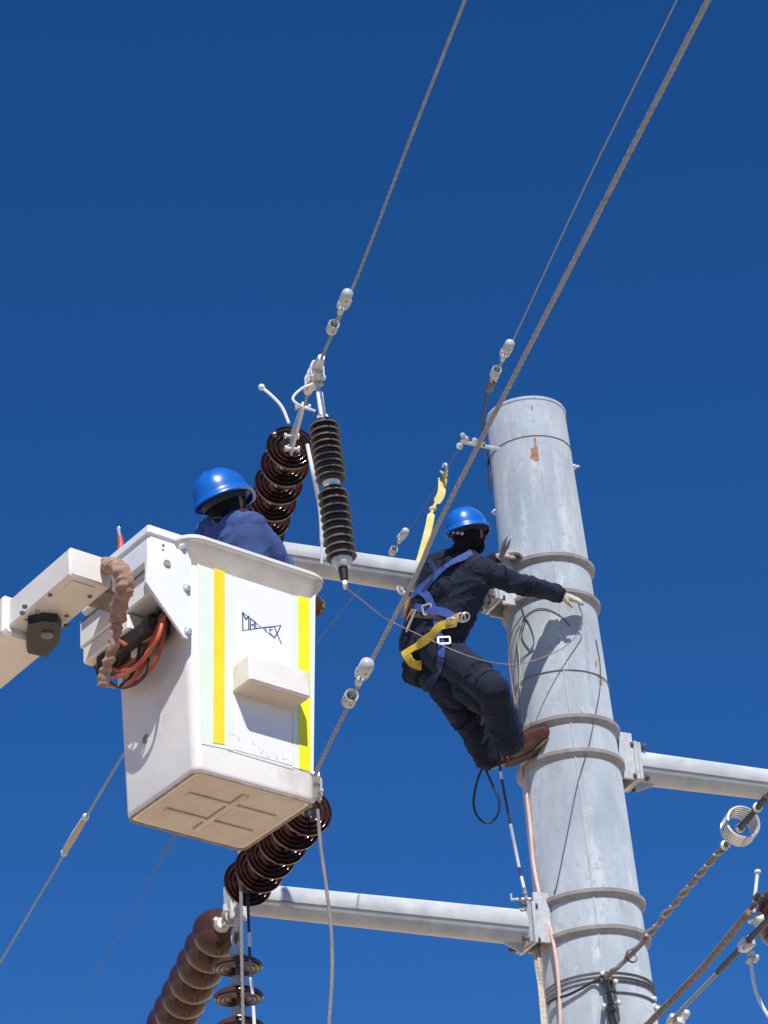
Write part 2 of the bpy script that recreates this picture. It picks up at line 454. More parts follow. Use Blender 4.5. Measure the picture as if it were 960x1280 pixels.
# ------------------------------------------------------------------ crossarms on clamp collars
ARM_AZ = R_(-155.0)
AD = V((math.cos(ARM_AZ), math.sin(ARM_AZ), 0))
def collar(parent, py):
    z = z_front(py, .03)
    mb = MB(); R = prad(z)
    prof = [(-.036, R - .003), (-.035, R + .002), (-.012, R + .027), (.010, R + .029), (.014, R + .024), (.017, R - .003)]
    mb.lathe(axis(z), PUP, prof, 72, False)
    mb.build('clamp_collar', 'galv_band', parent)
    return z
def crossarm(d, py_pair, zc, length, label, up=0.0, tip=True):
    root = thing('crossarm', axis(zc) + d * prad(zc), label, 'crossarm', None)
    z1, z2 = [collar(root, y) for y in py_pair]
    R = prad(zc); side = V((-d.y, d.x, 0)); upv = V((0, 0, 1))
    # vertical saddle plates between the collars
    for s in (-1, 1):
        mb = MB()
        mb.box(axis(zc) + d * (R + .045) + side * s * .085 + upv * ((z1 + z2) / 2 - zc), d * .05, side * .008, upv * ((z1 - z2) / 2 + .04), .004)
        mb.build('saddle_plate', 'galv_fit', root)
    mb = MB(); mb.box(axis(zc) + d * (R + .105), d * .011, side * .11, upv * .125, .004); pl = mb.build('base_plate', 'galv_fit', root)
    mb = MB(); mb.box(axis(zc) + d * (R + .131), d * .011, side * .106, upv * .121, .004); pl2 = mb.build('arm_flange', 'galv_arm', root)
    for sy in (-1, 1):
        for sz in (-1, 1):
            mb = MB(); mb.lathe(axis(zc) + d * (R + .075) + side * sy * .088 + upv * sz * .102, d, [(0, .011), (.09, .011), (.09, .019), (.104, .019)], 6)
            mb.lathe(axis(zc) + d * (R + .076) + side * sy * .088 + upv * sz * .102, d, [(0, .019), (.016, .019)], 6)
            mb.build('bolt', 'dark_steel', root)
    # gusset below
    mb = MB(); a = axis(zc) + d * (R + .14); mb.prism([a - side * .006 + upv * -.09, a - side * .006 + upv * -.16, a - side * .006 + upv * -.095 + d * .14], side * .012); mb.build('gusset', 'galv_arm', root)
    p0 = axis(zc) + d * (R + .14); p1 = axis(zc) + d * length + upv * up
    t = (p1 - p0).normalized(); nseg = 32
    mb = MB(); mb.lathe(p0, t, [(0, .102), ((p1 - p0).length, .088)], nseg); tube = mb.build('arm_tube', 'galv_arm', root, 50)
    sn = (V((0, -1, -0.3)) - t * V((0, -1, -0.3)).dot(t)).normalized()
    mb = MB(); mb.tube([p0 + sn * .1015, p1 + sn * .0875], .0045, 6); mb.build('seam', 'seamdark', root)
    if tip:
        mb = MB(); mb.box(p1 + t * .008, t * .008, side * .09, upv * .092, .004); mb.build('end_plate', 'galv_arm', root)
        for s in (-1, 1):
            mb = MB(); mb.box(p1 + side * s * .05 - upv * .085 - t * .02, t * .055, side * .009, upv * .06, .004); mb.build('lug', 'galv_fit', root)
    return root, p1
arm_up, TIP_U = crossarm(AD, (692, 737), 9.612, 1.93, 'upper galvanized crossarm on the pole, passing behind the climber and the bucket rim')
arm_lo, TIP_L = crossarm(AD, (1112, 1158), 7.425, 2.20, 'lower galvanized crossarm whose free end shows beneath the bucket floor')
arm_rt, TIP_R = crossarm(-AD, (894, 937), 8.53, 2.1, 'galvanized crossarm on the pole side facing away from the bucket', tip=True)

# ------------------------------------------------------------------ aerial bucket
BO = V((-0.821, 11.993, 6.758))
ba, bb, bc = 0.676, -0.052, -0.004
BR = Matrix.Rotation(bb, 3, 'X') @ Matrix.Rotation(bc, 3, 'Y') @ Matrix.Rotation(ba, 3, 'Z')
BW, BD, BH, BT = 0.655, 0.585, 1.075, 1.11
def bl(x, y, z): return BO + BR @ V((x, y, z))
BX, BY, BZ = BR @ V((1, 0, 0)), BR @ V((0, 1, 0)), BR @ V((0, 0, 1))
def rr(hx, hy, rad, z, n=7):
    o = []
    for cx, cy, a0 in ((1, 1, 0), (-1, 1, 90), (-1, -1, 180), (1, -1, 270)):
        for k in range(n + 1):
            a = R_(a0 + 90 * k / n)
            o.append(bl(cx * (hx - rad) + rad * math.cos(a), cy * (hy - rad) + rad * math.sin(a), z))
    return o
def bsz(z): k = 1 + (BT - 1) * z / BH; return BW / 2 * k, BD / 2 * k
bucket = thing('aerial_bucket', bl(0, 0, 0), 'white fibreglass lift bucket with yellow reflective stripes and a blue logo', 'bucket')
mb = MB()
rg = [rr(BW / 2 - .02, BD / 2 - .02, .03, 0)]
for z, i in ((.004, .008), (.012, .002), (.025, 0), (.2, 0), (.45, 0), (.7, 0), (.9, 0), (BH - .03, 0)):
    hx, hy = bsz(z); rg.append(rr(hx - i, hy - i, .045 + .02 * z, z))
hx, hy = bsz(BH)
inner = [rr(hx - .012, hy - .012, .06, BH + .02), rr(BW / 2 - .02, BD / 2 - .02, .03, .03)]
mb.loft(rg + inner, True, True)
shell = mb.build('shell', 'white', bucket, 35)
mb = MB()    # flared rim: skirt out, rolled lip, back in
mb.loft([rr(hx - .002, hy - .002, .065, BH - .045), rr(hx + .008, hy + .008, .075, BH - .02), rr(hx + .040, hy + .040, .10, BH + .052),
         rr(hx + .052, hy + .052, .11, BH + .066), rr(hx + .054, hy + .054, .112, BH + .082), rr(hx + .046, hy + .046, .105, BH + .090),
         rr(hx + .0, hy + .0, .07, BH + .088), rr(hx - .014, hy - .014, .06, BH + .07), rr(hx - .014, hy - .014, .06, BH - .045)], closed=True)
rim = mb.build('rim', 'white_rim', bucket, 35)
mb = MB()    # white overlay that paints in the sunlit top edge of the lip
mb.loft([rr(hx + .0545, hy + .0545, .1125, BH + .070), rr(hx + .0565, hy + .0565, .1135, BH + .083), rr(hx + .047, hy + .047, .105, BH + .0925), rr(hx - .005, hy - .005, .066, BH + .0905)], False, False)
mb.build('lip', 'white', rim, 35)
# moulded ribs and rounded grime border on the underside
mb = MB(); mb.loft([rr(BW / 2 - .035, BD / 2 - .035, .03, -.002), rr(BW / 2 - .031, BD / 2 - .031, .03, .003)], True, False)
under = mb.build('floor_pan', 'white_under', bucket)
def rib(a, b, w):
    a = bl(*a); b = bl(*b); d = (b - a); mb = MB()
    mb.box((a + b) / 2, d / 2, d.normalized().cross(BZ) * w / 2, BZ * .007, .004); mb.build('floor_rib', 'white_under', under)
    for s in (-1, 1):
        o = d.normalized().cross(BZ) * (w / 2 + .002) * s; mb = MB()
        mb.tube([a + o - BZ * .001, (a + b) / 2 + o - BZ * .001, b + o - BZ * .001], [.002, .0026, .0018], 6); mb.build('grime_edge', 'grime', under)
rib((0.0, -.2, -.005), (0.0, .2, -.005), .030)
rib((-.235, -.085, -.004), (.235, -.085, -.004), .026)
rib((-.235, .095, -.004), (.235, .095, -.004), .026)
mb = MB(); rgm = rr(BW / 2 - .012, BD / 2 - .012, .032, -.001)
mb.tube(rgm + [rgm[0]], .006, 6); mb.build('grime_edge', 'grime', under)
# front face helpers
def fpt(x, z, lift=0.0):
    """point on the tapering front face: x metres across, z up"""
    hx_, hy_ = bsz(z); return bl(x, -hy_ - lift, z)
FN = (BR @ V((0, -1, -(BT - 1) * BD / 2 / BH))).normalized()
def fpx(px, py, lift=0.0):
    q = on_plane(px, py, fpt(0, 0), FN); return q + FN * lift
def flocal(px, py):
    q = BR.transposed() @ (fpx(px, py) - BO); return q.x, q.z
def fstrip(pxs, lift, th, name, ma, parent):
    mb = MB(); mb.prism([fpx(x, y, lift) for x, y in pxs], FN * th); return mb.build(name, ma, parent)
fstrip([(246, 693), (291, 707), (291, 938), (252, 930)], .0012, .0012, 'reflective_film', 'green_film', bucket)
fstrip([(292, 709), (363, 732), (365, 957), (292, 937)], .0010, .0010, 'white_panel', 'white_film', bucket)
fstrip([(364, 733), (394, 742), (391.5, 968), (366, 959)], .0012, .0012, 'reflective_film', 'green_film', bucket)
fstrip([(267, 699), (280.5, 703.5), (280, 931), (266, 929)], .0035, .0012, 'yellow_stripe', 'yellow_tape', bucket)
fstrip([(372, 735.5), (386, 740.5), (387.5, 965), (373.5, 961)], .0035, .0012, 'lime_stripe', 'lime_tape', bucket)
# the film's lower edge and the faded lettering that was peeled off
def stroke(pts, w, lift, name, ma, parent):
    mb = MB()
    for a, b in zip(pts, pts[1:]):
        pa, pb = fpx(*a, lift), fpx(*b, lift); d = (pb - pa); e = d.normalized()
        sd_ = e.cross(FN) * w / 2
        mb.prism([pa - sd_ - e * w * .3, pa + sd_ - e * w * .3, pb + sd_ + e * w * .3, pb - sd_ + e * w * .3], FN * .0006)
    return mb.build(name, ma, parent, 0)
stroke([(284, 937.5), (367, 962)], .0035, .0018, 'film_edge', 'ghost', bucket)
for k, (x, y) in enumerate(((289, 913), (298, 921), (318, 925), (326, 938), (336, 941), (346, 945), (356, 944))):
    stroke([(x - 3, y - 4 + k % 3), (x - 3 + k % 2 * 3, y + 5), (x + 3 - k % 3, y + 5 - k % 2 * 6)], .003, .0022, 'faded_letter', 'ghost', bucket)
# blue bow-tie logo (strokes read off the photograph)
def lg(*p): return [(290 + x / 12.8, 750 + y / 12.8) for x, y in p]
logo = {'M': [lg((168, 490), (165, 200), (215, 315), (262, 262), (262, 480))],
        'A': [lg((290, 478), (290, 300), (352, 345), (352, 465)), lg((290, 405), (352, 398))],
        'L': [lg((372, 358), (376, 460), (430, 452))],
        'T': [lg((505, 445), (590, 432)), lg((528, 455), (545, 495))],
        'E': [lg((598, 432), (602, 535)), lg((598, 440), (655, 430)), lg((602, 482), (640, 480)), lg((602, 535), (668, 600))],
        'X': [lg((672, 425), (715, 545), (785, 700)), lg((775, 410), (715, 545), (672, 608))],
        'edge': [lg((165, 200), (440, 425), (505, 462), (520, 490), (668, 605)), lg((168, 490), (430, 455), (505, 445), (775, 410))]}
for kk, ss in logo.items():
    for st in ss: stroke(st, {'edge': .003, 'M': .0065, 'A': .006, 'X': .0055}.get(kk, .0048), .0026, 'logo_outline' if kk == 'edge' else 'logo_letter', 'ink', bucket)
# moulded step box on the front
x0, zt = flocal(290, 832); x1 = x0 + .335; _, zb = flocal(290, 866)
mb = MB(); zc_ = (zt + zb) / 2
for p_, w_ in ((0, 0), ):
    c = fpt((x0 + x1) / 2, zc_, .062)
    mb.box(c, BX * ((x1 - x0) / 2 - .0), BY * .078, BZ * ((zt - zb) / 2), .010)
sb = mb.build('step_box', 'white', bucket, 30)
mb = MB(); c2 = fpt((x0 + x1) / 2, zb - .0005, .062); mb.box(c2, BX * ((x1 - x0) / 2 - .012), BY * .062, BZ * .0022); mb.build('step_underside', 'white_under', sb)  # thin tan sheet: bounce tone painted onto the box underside
# slot and vents on the hinge side
def lside(px, py, lift=0.0):
    nL = (BR @ V((-1, 0, -(BT - 1) * BW / 2 / BH))).normalized()
    return on_plane(px, py, bl(-BW / 2, 0, 0), nL) + nL * lift, nL
q, nL = lside(182, 924, .001)
mb = MB(); mb.lathe(q, nL, [(0, .017), (.002, .017)], 16); mb.build('drain_plug', 'grey_valve', bucket)
mb = MB(); mb.torus(q, nL, .02, .003, 20, 6); mb.build('plug_ring', 'grime', bucket)

# ------------------------------------------------------------------ lift boom with knuckle and hoses
boom = thing('lift_boom', bl(-.76, .3, .98), 'cream lift boom reaching in to carry the bucket, with hoses and bolted plates', 'lift boom')
def lbox(x0, x1, y0, y1, z0, z1, name, ma, bev=.008, parent=None):
    mb = MB(); mb.box(bl((x0 + x1) / 2, (y0 + y1) / 2, (z0 + z1) / 2), BX * (x1 - x0) / 2, BY * (y1 - y0) / 2, BZ * (z1 - z0) / 2, bev)
    return mb.build(name, ma, parent or boom, 30)
# upper boom: runs back from the knuckle, dipping slightly
DIP = -.015
def bm_box(x0, x1, y0, y1, z0, z1, name, ma, bev=.01, parent=None):
    zz = lambda y: DIP * (y + .13)
    mb = MB(); rings = []
    for y, i in ((y0, bev), (y0 + bev, 0), (y1 - bev, 0), (y1, bev)):
        o = []
        a0, a1, b0, b1 = x0 + i, x1 - i, z0 + i, z1 - i
        for cx, cz in ((a0, b0 + bev), (a0 + bev, b0), (a1 - bev, b0), (a1, b0 + bev), (a1, b1 - bev), (a1 - bev, b1), (a0 + bev, b1), (a0, b1 - bev)):
            o.append(bl(cx, y, cz + zz(y)))
        rings.append(o)
    mb.loft(rings); return mb.build(name, ma, parent or boom, 30)
tipb = bm_box(-.875, -.655, -.135, .50, .905, 1.055, 'boom_tip', 'boom')
bm_box(-.905, -.635, .40, 5.6, .870, 1.075, 'boom_section', 'boom', .014)
bm_box(-.66, -.50, -.06, .10, .93, 1.06, 'pivot_block', 'grey_valve')
lbox(-.84, -.72, -.10, .36, .9005, .9035, 'access_cover', 'boom', .001, tipb)
for (x, y) in ((-.70, -.02), (-.70, .18), (-.84, .30), (-.86, .06)):
    mb = MB(); mb.lathe(bl(x, y, .906), -BZ, [(0, .012), (.008, .011), (.01, .006)], 8); mb.build('bolt', 'dark_steel', tipb)
# dark camera-like lamp housing under the boom
lm = [(35, 770), (54, 766), (72, 768), (77, 776), (74, 793), (58, 811), (35, 806), (33, 798)]
ob = bl(0, 0, .895)
mb = MB(); mb.prism([on_plane(x, y, ob, BZ) - BZ * .0 for x, y in lm], -BZ * .045); lampb = mb.build('lamp_housing', 'black_rubber', boom)
mb = MB(); mb.lathe(on_plane(59, 793, bl(0, 0, .85), BZ), -BZ, [(0, .03), (.01, .028), (.012, .02), (.006, .0)], 18); mb.build('lens', 'grey_valve', lampb)
for (x, y) in ((31, 757), (47, 763), (83, 781), (28, 765)):
    mb = MB(); mb.lathe(on_plane(x, y, bl(0, 0, .868), BZ), -BZ, [(0, .013), (.012, .011)], 8); mb.build('bolt', 'dark_steel', boom)
# knuckle
hood = lbox(-.550, -.345, -.285, .30, 1.005, 1.180, 'knuckle_hood', 'white_steel', .012)
lbox(-.560, -.335, -.297, .31, 1.145, 1.192, 'hood_lip', 'white_steel', .006, hood)
beam = lbox(-.520, -.36, -.28, .36, .865, 1.003, 'knuckle_beam', 'white_steel', .008)
lbox(-.515, -.36, -.05, .34, .775, .862, 'valve_cover', 'boom', .008)
lbox(-.522, -.36, -.285, .36, .9985, 1.006, 'joint_line', 'seamdark', .001, beam)
def kp(px, py, y): return on_plane(px, py, bl(0, y, 0), BY)
pl_px = [(184, 697), (191, 691), (226, 686), (234, 690), (239, 702), (240, 793), (236, 798), (230, 796), (182.5, 727)]
mb = MB(); mb.prism([kp(x, y, -.33) for x, y in pl_px], BY * .014); plate = mb.build('mount_plate', 'white_steel', boom, 30)
mb = MB(); mb.prism([kp(x, y, -.312) for x, y in [(188, 696), (236, 694), (238, 780), (232, 785), (190, 728)]], BY * .05); mb.build('plate_spacer', 'white_steel', plate, 30)
for (x, y) in ((233, 736), (234.5, 790), (228, 684)):
    q = kp(x, y, -.33); mb = MB(); mb.lathe(q, -BY, [(-.004, .022), (.003, .022), (.004, .014), (.018, .013), (.020, .009)], 10); mb.build('bolt', 'steel', plate)
q = kp(209, 704.5, -.332); mb = MB(); mb.torus(q, BY, .017, .0035, 20, 6); mb.lathe(q, BY, [(-.0015, .018), (.002, .018)], 20); hole = mb.build('pin_hole', 'grime', plate)
mb = MB(); mb.lathe(q + BX * .003 - BZ * .004, -BY, [(0, .011), (.006, .009)], 12); mb.build('pin', 'steel', hole)
q = kp(204, 682, -.297); mb = MB(); mb.lathe(q, -BY, [(0, .008), (.004, .007)], 8); mb.build('bolt', 'grey_valve', hood)
# small nozzle standing behind the hood
a = kp(151, 678, -.02); b = kp(148, 660, -.02)
mb = MB(); mb.tube([a - BZ * .1, a, a.lerp(b, .45)], [.016, .015, .013], 10); mb.build('hose_nozzle', 'orange', boom)
mb = MB(); mb.tube([a.lerp(b, .45), a.lerp(b, .9), b], [.008, .009, .011], 10); mb.torus(b, BX, .008, .003, 12, 6); mb.build('hook', 'steel', boom)
# hydraulic clutter and hoses beside the bucket
def hp(px, py, x): return on_plane(px, py, bl(x, 0, 0), BX)
def wrinkled(px, x, r, name, ma, n=8, amp=.25, seg=8):
    pts = spline([hp(a, b, x + dx) for a, b, dx in px], seg)
    fine = spline(pts, 3)
    mb = MB(); mb.tube(fine, r, 28); cen = [fine[i // 28] for i in range(28 * len(fine))]
    for i, v in enumerate(mb.v):
        d = v - cen[i]; q = v * 15 + V((0, 0, v.z * 16)); q += V((noise.noise(v * 14), noise.noise(v * 14 + V((4, 0, 0))), 0)) * .9
        mb.v[i] = cen[i] + d * (1 + amp * (1.1 - 3.0 * abs(noise.noise(q))) + amp * .5 * noise.noise(v * 30))
    return mb.build(name, ma, boom, 60)
wrinkled([(124, 726, -.02), (128, 711, -.06), (140, 707, -.10), (152, 715, -.12), (156, 735, -.11), (151, 752, -.09), (146, 770, -.07), (148, 778, -.06)], -.60, .035, 'hose_sleeve', 'sleeve', amp=.20)
wrinkled([(148, 776, -.06), (144, 795, -.06), (139, 815, -.06), (133, 835, -.05), (128, 858, -.04)], -.60, .024, 'hose_sleeve', 'sleeve', amp=.20)
rnd = random.Random(3)
hoses = [[(206, 770), (196, 800), (178, 826), (158, 842), (140, 846)], [(203, 775), (188, 812), (170, 834), (150, 838), (134, 826)],
         [(198, 786), (180, 830), (164, 850), (144, 858), (128, 850)], [(208, 778), (200, 810), (186, 838), (164, 856), (150, 852)],
         [(170, 800), (160, 806), (146, 800), (136, 808), (126, 838)], [(122, 800), (126, 818), (132, 836), (130, 856)],
         [(200, 768), (190, 795), (170, 803), (150, 799)], [(192, 780), (176, 812), (160, 830), (140, 838), (126, 852)]]
for k, h_ in enumerate(hoses):
    mb = MB(); mb.tube(spline([hp(x + rnd.uniform(-2, 2), y, -.47 + .02 * (k % 4) - .03 * math.sin(i)) for i, (x, y) in enumerate(h_)], 8), .010 if k != 6 else .007, 10)
    mb.build('hydraulic_hose', 'orange', boom)
for h_, r in (([(186, 822), (182, 842), (168, 856), (150, 860), (138, 852)], .006), ([(103, 800), (108, 820), (120, 836), (124, 850)], .006), ([(176, 800), (168, 838), (150, 858)], .007)):
    mb = MB(); mb.tube(spline([hp(x, y, -.46) for x, y in h_], 8), r, 8); mb.build('cable', 'black_rubber', boom)
for k in range(16):
    x = rnd.uniform(168, 212); y = 750 + (212 - x) * .75 + rnd.uniform(-6, 20)
    q = hp(x, y, -.40 + rnd.uniform(-.03, .03)); mb = MB(); r = rnd.uniform(.012, .022)
    mb.lathe(q - BZ * .03, BZ + BX * rnd.uniform(-.5, .5) + BY * rnd.uniform(-.4, .4), [(0, r * .7), (.01, r), (.035, r), (.04, r * .6), (.06, r * .6)], 10)
    mb.build('hose_fitting', 'black_rubber' if k % 4 else 'grey_valve', boom)
lbox(-.50, -.38, -.20, .25, .70, .775, 'valve_block', 'black_rubber', .006)
for (x, y, s_) in ((171, 788, .030), (169, 812, .026), (152, 850, .022)):
    q = hp(x, y, -.45); mb = MB(); mb.box(q, BX * .008, BY * s_, BZ * s_ * 1.4, .003); mb.build('tag_plate', 'boom', boom)

#print('checks', [tuple(round(t) for t in proj(q)) for q in (TIP_U, TIP_L, bl(0, 0, BH), bl(-.86, -.133, .9))])

# ------------------------------------------------------------------ insulators
def disc_mesh(kind):
    mb = MB()
    r = .137
    if kind == 'cap':
        mb.lathe(V((0, 0, 0)), V((0, 0, 1)), [(0, .012), (0, .030), (.012, .042), (.048, .046), (.060, .054), (.063, .04)], 20)
        return mb.mesh('cap')
    if kind == 'disc':
        prof = [(.058, .035), (.060, .056), (.066, .085), (.078, .115), (.092, .133), (.101, .137), (.107, .1345), (.103, .129), (.098, .122), (.113, .117),
                (.113, .112), (.094, .104), (.094, .099), (.113, .093), (.113, .088), (.092, .078), (.091, .072), (.108, .066), (.107, .060), (.088, .05), (.088, .02)]
        mb.lathe(V((0, 0, 0)), V((0, 0, 1)), prof, 36)
        return mb.mesh('disc', smooth=70)
    mb.lathe(V((0, 0, 0)), V((0, 0, 1)), [(.086, .010), (.087, .030), (.096, .028), (.098, .012), (.150, .011)], 14)
    return mb.mesh('pin')
DM = {k: disc_mesh(k) for k in ('cap', 'disc', 'pin')}
DM['cap'].materials.append(M['galv_fit']); DM['pin'].materials.append(M['dark_steel']); DM['disc'].materials.append(M['porcelain'])
D2 = DM['disc'].copy(); D2.materials.clear(); D2.materials.append(M['porcelain2'])
mbx = MB(); mbx.lathe(V((0, 0, 0)), V((0, 0, 1)), [(.020, .03), (.024, .055), (.032, .085), (.048, .113), (.068, .131), (.086, .139), (.094, .137), (.096, .130), (.086, .118), (.084, .085), (.098, .08), (.098, .07), (.086, .06), (.09, .03)], 36)
D3 = mbx.mesh('disc', smooth=60); D3.materials.append(M['porcelain2'])
def disc_string(a, b, n, label, disc=None, group=None, sag=0.0, sp=.146, lead=None, fat=1.0):
    """cap-and-pin string from a (arm side) towards b; returns root and the last pin"""
    a, b = V(a), V(b); d = (b - a).normalized()
    root = thing('insulator_string', a, label, 'insulator', group)
    rot = d.to_track_quat('Z', 'Y').to_matrix().to_4x4()
    if lead is None: lead = max(.05, ((b - a).length - n * sp) * .55)
    kk = sp / .146
    for k in range(n):
        off = d * (lead + k * sp)
        do = bpy.data.objects.new('disc', disc or DM['disc']); COL.objects.link(do); do.parent = root
        do.matrix_local = Matrix.Translation(off) @ rot @ Matrix.Diagonal((fat, fat, kk, 1))
        for nm in ('cap', 'pin'):
            o = bpy.data.objects.new(nm, DM[nm]); COL.objects.link(o); o.parent = do
    # shackle links up to the arm
    x, y = perp(d); nl = max(1, int(lead / .075)); st = lead / nl
    for k in range(nl):
        c = a + d * (st * (k + .5)); ax_ = x if k % 2 else y; o_ = ax_.cross(d)
        pts = [c + d * (st * .62) * math.cos(t) + o_ * .024 * math.sin(t) for t in [2 * math.pi * i / 20 for i in range(21)]]
        mb = MB(); mb.tube(pts, .0085, 8); mb.build('link', 'galv_fit', root)
    return root, a + d * (lead + n * sp + .004)

def conductor(pts, r, name, label, cat, ma, group=None, lobes=6, seg=0.035, twist=26):
    path = spline(pts, 24)
    fine = [path[0]]
    for p in path[1:]:
        k = max(1, int((p - fine[-1]).length / seg)); q0 = fine[-1]
        fine += [q0.lerp(p, (i + 1) / k) for i in range(k)]
    if len(fine) > 900: fine = fine[:900:1] + path[-1:]
    mb = MB(); mb.tube(fine, r, 12 if lobes else 8, lobes, twist if lobes else 0)
    return tag(mb.build(name, ma, None, 60), label, cat, group)

def clamp(p, d, label, parts=True, size=1.0, group=None):
    """bolted strain clamp: body, keeper, u-bolts"""
    d = V(d).normalized(); x = d.cross(V((0, 0, 1))).normalized(); u = x.cross(d).normalized(); s = size
    root = thing('strain_clamp', p, label, 'clamp', group)
    mb = MB(); mb.tube([p - d * .13 * s - u * .01 * s, p - d * .06 * s, p + d * .05 * s, p + d * .13 * s + u * .006], [.018 * s, .026 * s, .025 * s, .015 * s], 10); mb.build('clamp_body', 'galv_fit', root)
    mb = MB(); mb.box(p - u * .028 * s, d * .07 * s, x * .018 * s, u * .011 * s, .004); mb.build('keeper', 'galv_fit', root)
    for k in (-.05, 0.0, .05):
        mb = MB(); c = p + d * k * s
        mb.tube([c + x * .026 * s - u * .055 * s, c + x * .026 * s + u * .01 * s, c + x * .015 * s + u * .032 * s, c - x * .015 * s + u * .032 * s, c - x * .026 * s + u * .01 * s, c - x * .026 * s - u * .055 * s], .006 * s, 8)
        for q in (-1, 1): mb.lathe(c + x * .026 * s * q - u * .048 * s, u, [(0, .011 * s), (.012, .011 * s)], 6)
        mb.build('u_bolt', 'galv_fit', root)
    return root

def damper(p, d, label, s=1.0, group=None, tilt=0.0):
    """two-weight vibration damper clamped below a wire at p, wire direction d"""
    d = V(d).normalized(); x = d.cross(V((0, 0, 1))).normalized(); u = x.cross(d).normalized()
    root = thing('vibration_damper', p, label, 'vibration damper', group)
    dn = -u * math.cos(tilt) + x * math.sin(tilt)
    c = p + dn * .055 * s
    mb = MB(); sdw = dn.cross(d).normalized(); mb.tube([p - dn * .022 * s, p + dn * .01 * s, c - dn * .012 * s], [.020 * s, .026 * s, .016 * s], 10); mb.box(p, d * .034 * s, x * .024 * s, dn * .026 * s, .006 * s); mb.box(p + x * .028 * s, d * .030 * s, x * .020 * s, u * .022 * s, .008 * s); mb.build('wire_clamp', 'galv_arm', root)
    mb = MB(); mb.lathe(c - d * .03 * s, d, [(0, .014 * s), (.004, .017 * s), (.056 * s, .017 * s), (.06 * s, .014 * s)], 12); mb.build('messenger_boss', 'galv_arm', root)
    mb = MB(); mb.tube([c - d * .19 * s + dn * .012 * s, c, c + d * .19 * s + dn * .012 * s], .006 * s, 8); mb.build('messenger', 'wire', root)
    for q in (-1, 1):
        e = c + d * q * .215 * s + dn * .014 * s; di = -d * q
        mb = MB(); mb.lathe(e, di, [(-.008 * s, .012 * s), (0, .027 * s), (.010 * s, .033 * s), (.088 * s, .034 * s), (.092 * s, .032 * s), (.088 * s, .026 * s), (.03 * s, .024 * s), (.03 * s, .003 * s)], 20)
        w = mb.build('weight', 'galv_arm', root)
        mb = MB(); mb.lathe(e + di * .05 * s - u * .033 * s, -u, [(0, .006 * s), (.002, .006 * s)], 8); mb.build('weight_hole', 'dark_steel', w)
    return root

# ---- dead-end on the lower arm: the thick conductor that passes in front of the climber
zL = TIP_L.z - .02
A = TIP_L + V((0, 0, -.03))
W1 = [on_z(x, y, zL) for x, y in ((397, 962), (458, 838.5), (520, 719), (555, 641), (710, 340), (885, 0))]
b1 = on_z(396, 998, zL)
sL, eL = disc_string(A, b1, 6, 'dark brown disc insulator string strung under the bucket, running out from the lower crossarm', lead=.15, sp=.195)
dW1 = (W1[1] - W1[0]).normalized()
clamp(W1[0].lerp(eL, .45), W1[0] - eL, 'strain clamp at the bucket-side end of the disc string below the bucket', size=1.1)
c1 = conductor([eL, W1[0]] + W1[1:] + [W1[-1] + (W1[-1] - W1[-2]).normalized() * 9], .0108, 'conductor', 'thick stranded conductor crossing in front of the climber and the pole top', 'cable', 'wire')
damper(on_z(457, 841, zL), dW1, 'vibration damper on the thick conductor, between the bucket and the climber hips', 1.0, tilt=R_(36))

# ---- dead-end on the upper arm
zU = TIP_U.z - .02
A2 = TIP_U + V((0, 0, -.03))
b2 = on_z(371, 538, zU)
sU, eU = disc_string(A2, b2, int(((b2 - A2).length - .16) / .195), 'dark brown disc insulator string above the bucket worker helmet', lead=.14, sp=.195)
W2 = [on_z(x, y, zU) for x, y in ((393, 468), (445, 350), (515, 168), (581, 0))]
yoke0, yoke1 = eU, W2[0].lerp(eU, .45)
dU = (W2[0] - eU).normalized(); xU = dU.cross(V((0, 0, 1))).normalized(); uU = xU.cross(dU)
yk = thing('yoke_plate', eU, 'grey yoke plate joining the upper disc string to its conductor, with arcing horn', 'yoke plate')
mb = MB(); mb.prism([eU - uU * .07 - dU * .03, eU + uU * .055 - dU * .03, yoke1 + uU * .022, yoke1 - uU * .022], xU * .014); mb.build('plate', 'galv_fit', yk)
for k, (f_, w_) in enumerate(((.0, -.045), (.0, .035), (.95, 0))):
    q = eU.lerp(yoke1, f_) + uU * w_; mb = MB(); mb.lathe(q - xU * .035, xU, [(0, .018), (.012, .018), (.012, .009), (.07, .009), (.07, .017), (.082, .017)], 8); mb.build('bolt', 'galv_fit', yk)
mb = MB(); hY = (on_z(360, 527, zU)).y
horn = [on_y(361, 529, hY), on_y(353, 510, hY), on_y(342, 497, hY), on_y(327, 484, hY)]
mb.tube(spline(horn, 8), .009, 8); hn = mb.build('arcing_horn', 'cable_white', yk)
mb = MB(); mb.sphere(horn[-1], .019); mb.build('horn_ball', 'cable_white', hn)
clamp(W2[0], W2[1] - W2[0], 'bolted strain clamp holding the conductor above the black surge arrester', size=1.25)
conductor([yoke1] + W2 + [W2[-1] + (W2[-1] - W2[-2]).normalized() * 9], .0085, 'conductor', 'conductor running up from the strain clamp over the surge arrester', 'cable', 'wire')
damper(on_z(432, 381, zU), W2[1] - W2[0], 'vibration damper on the conductor above the surge arrester', .86, tilt=R_(36))

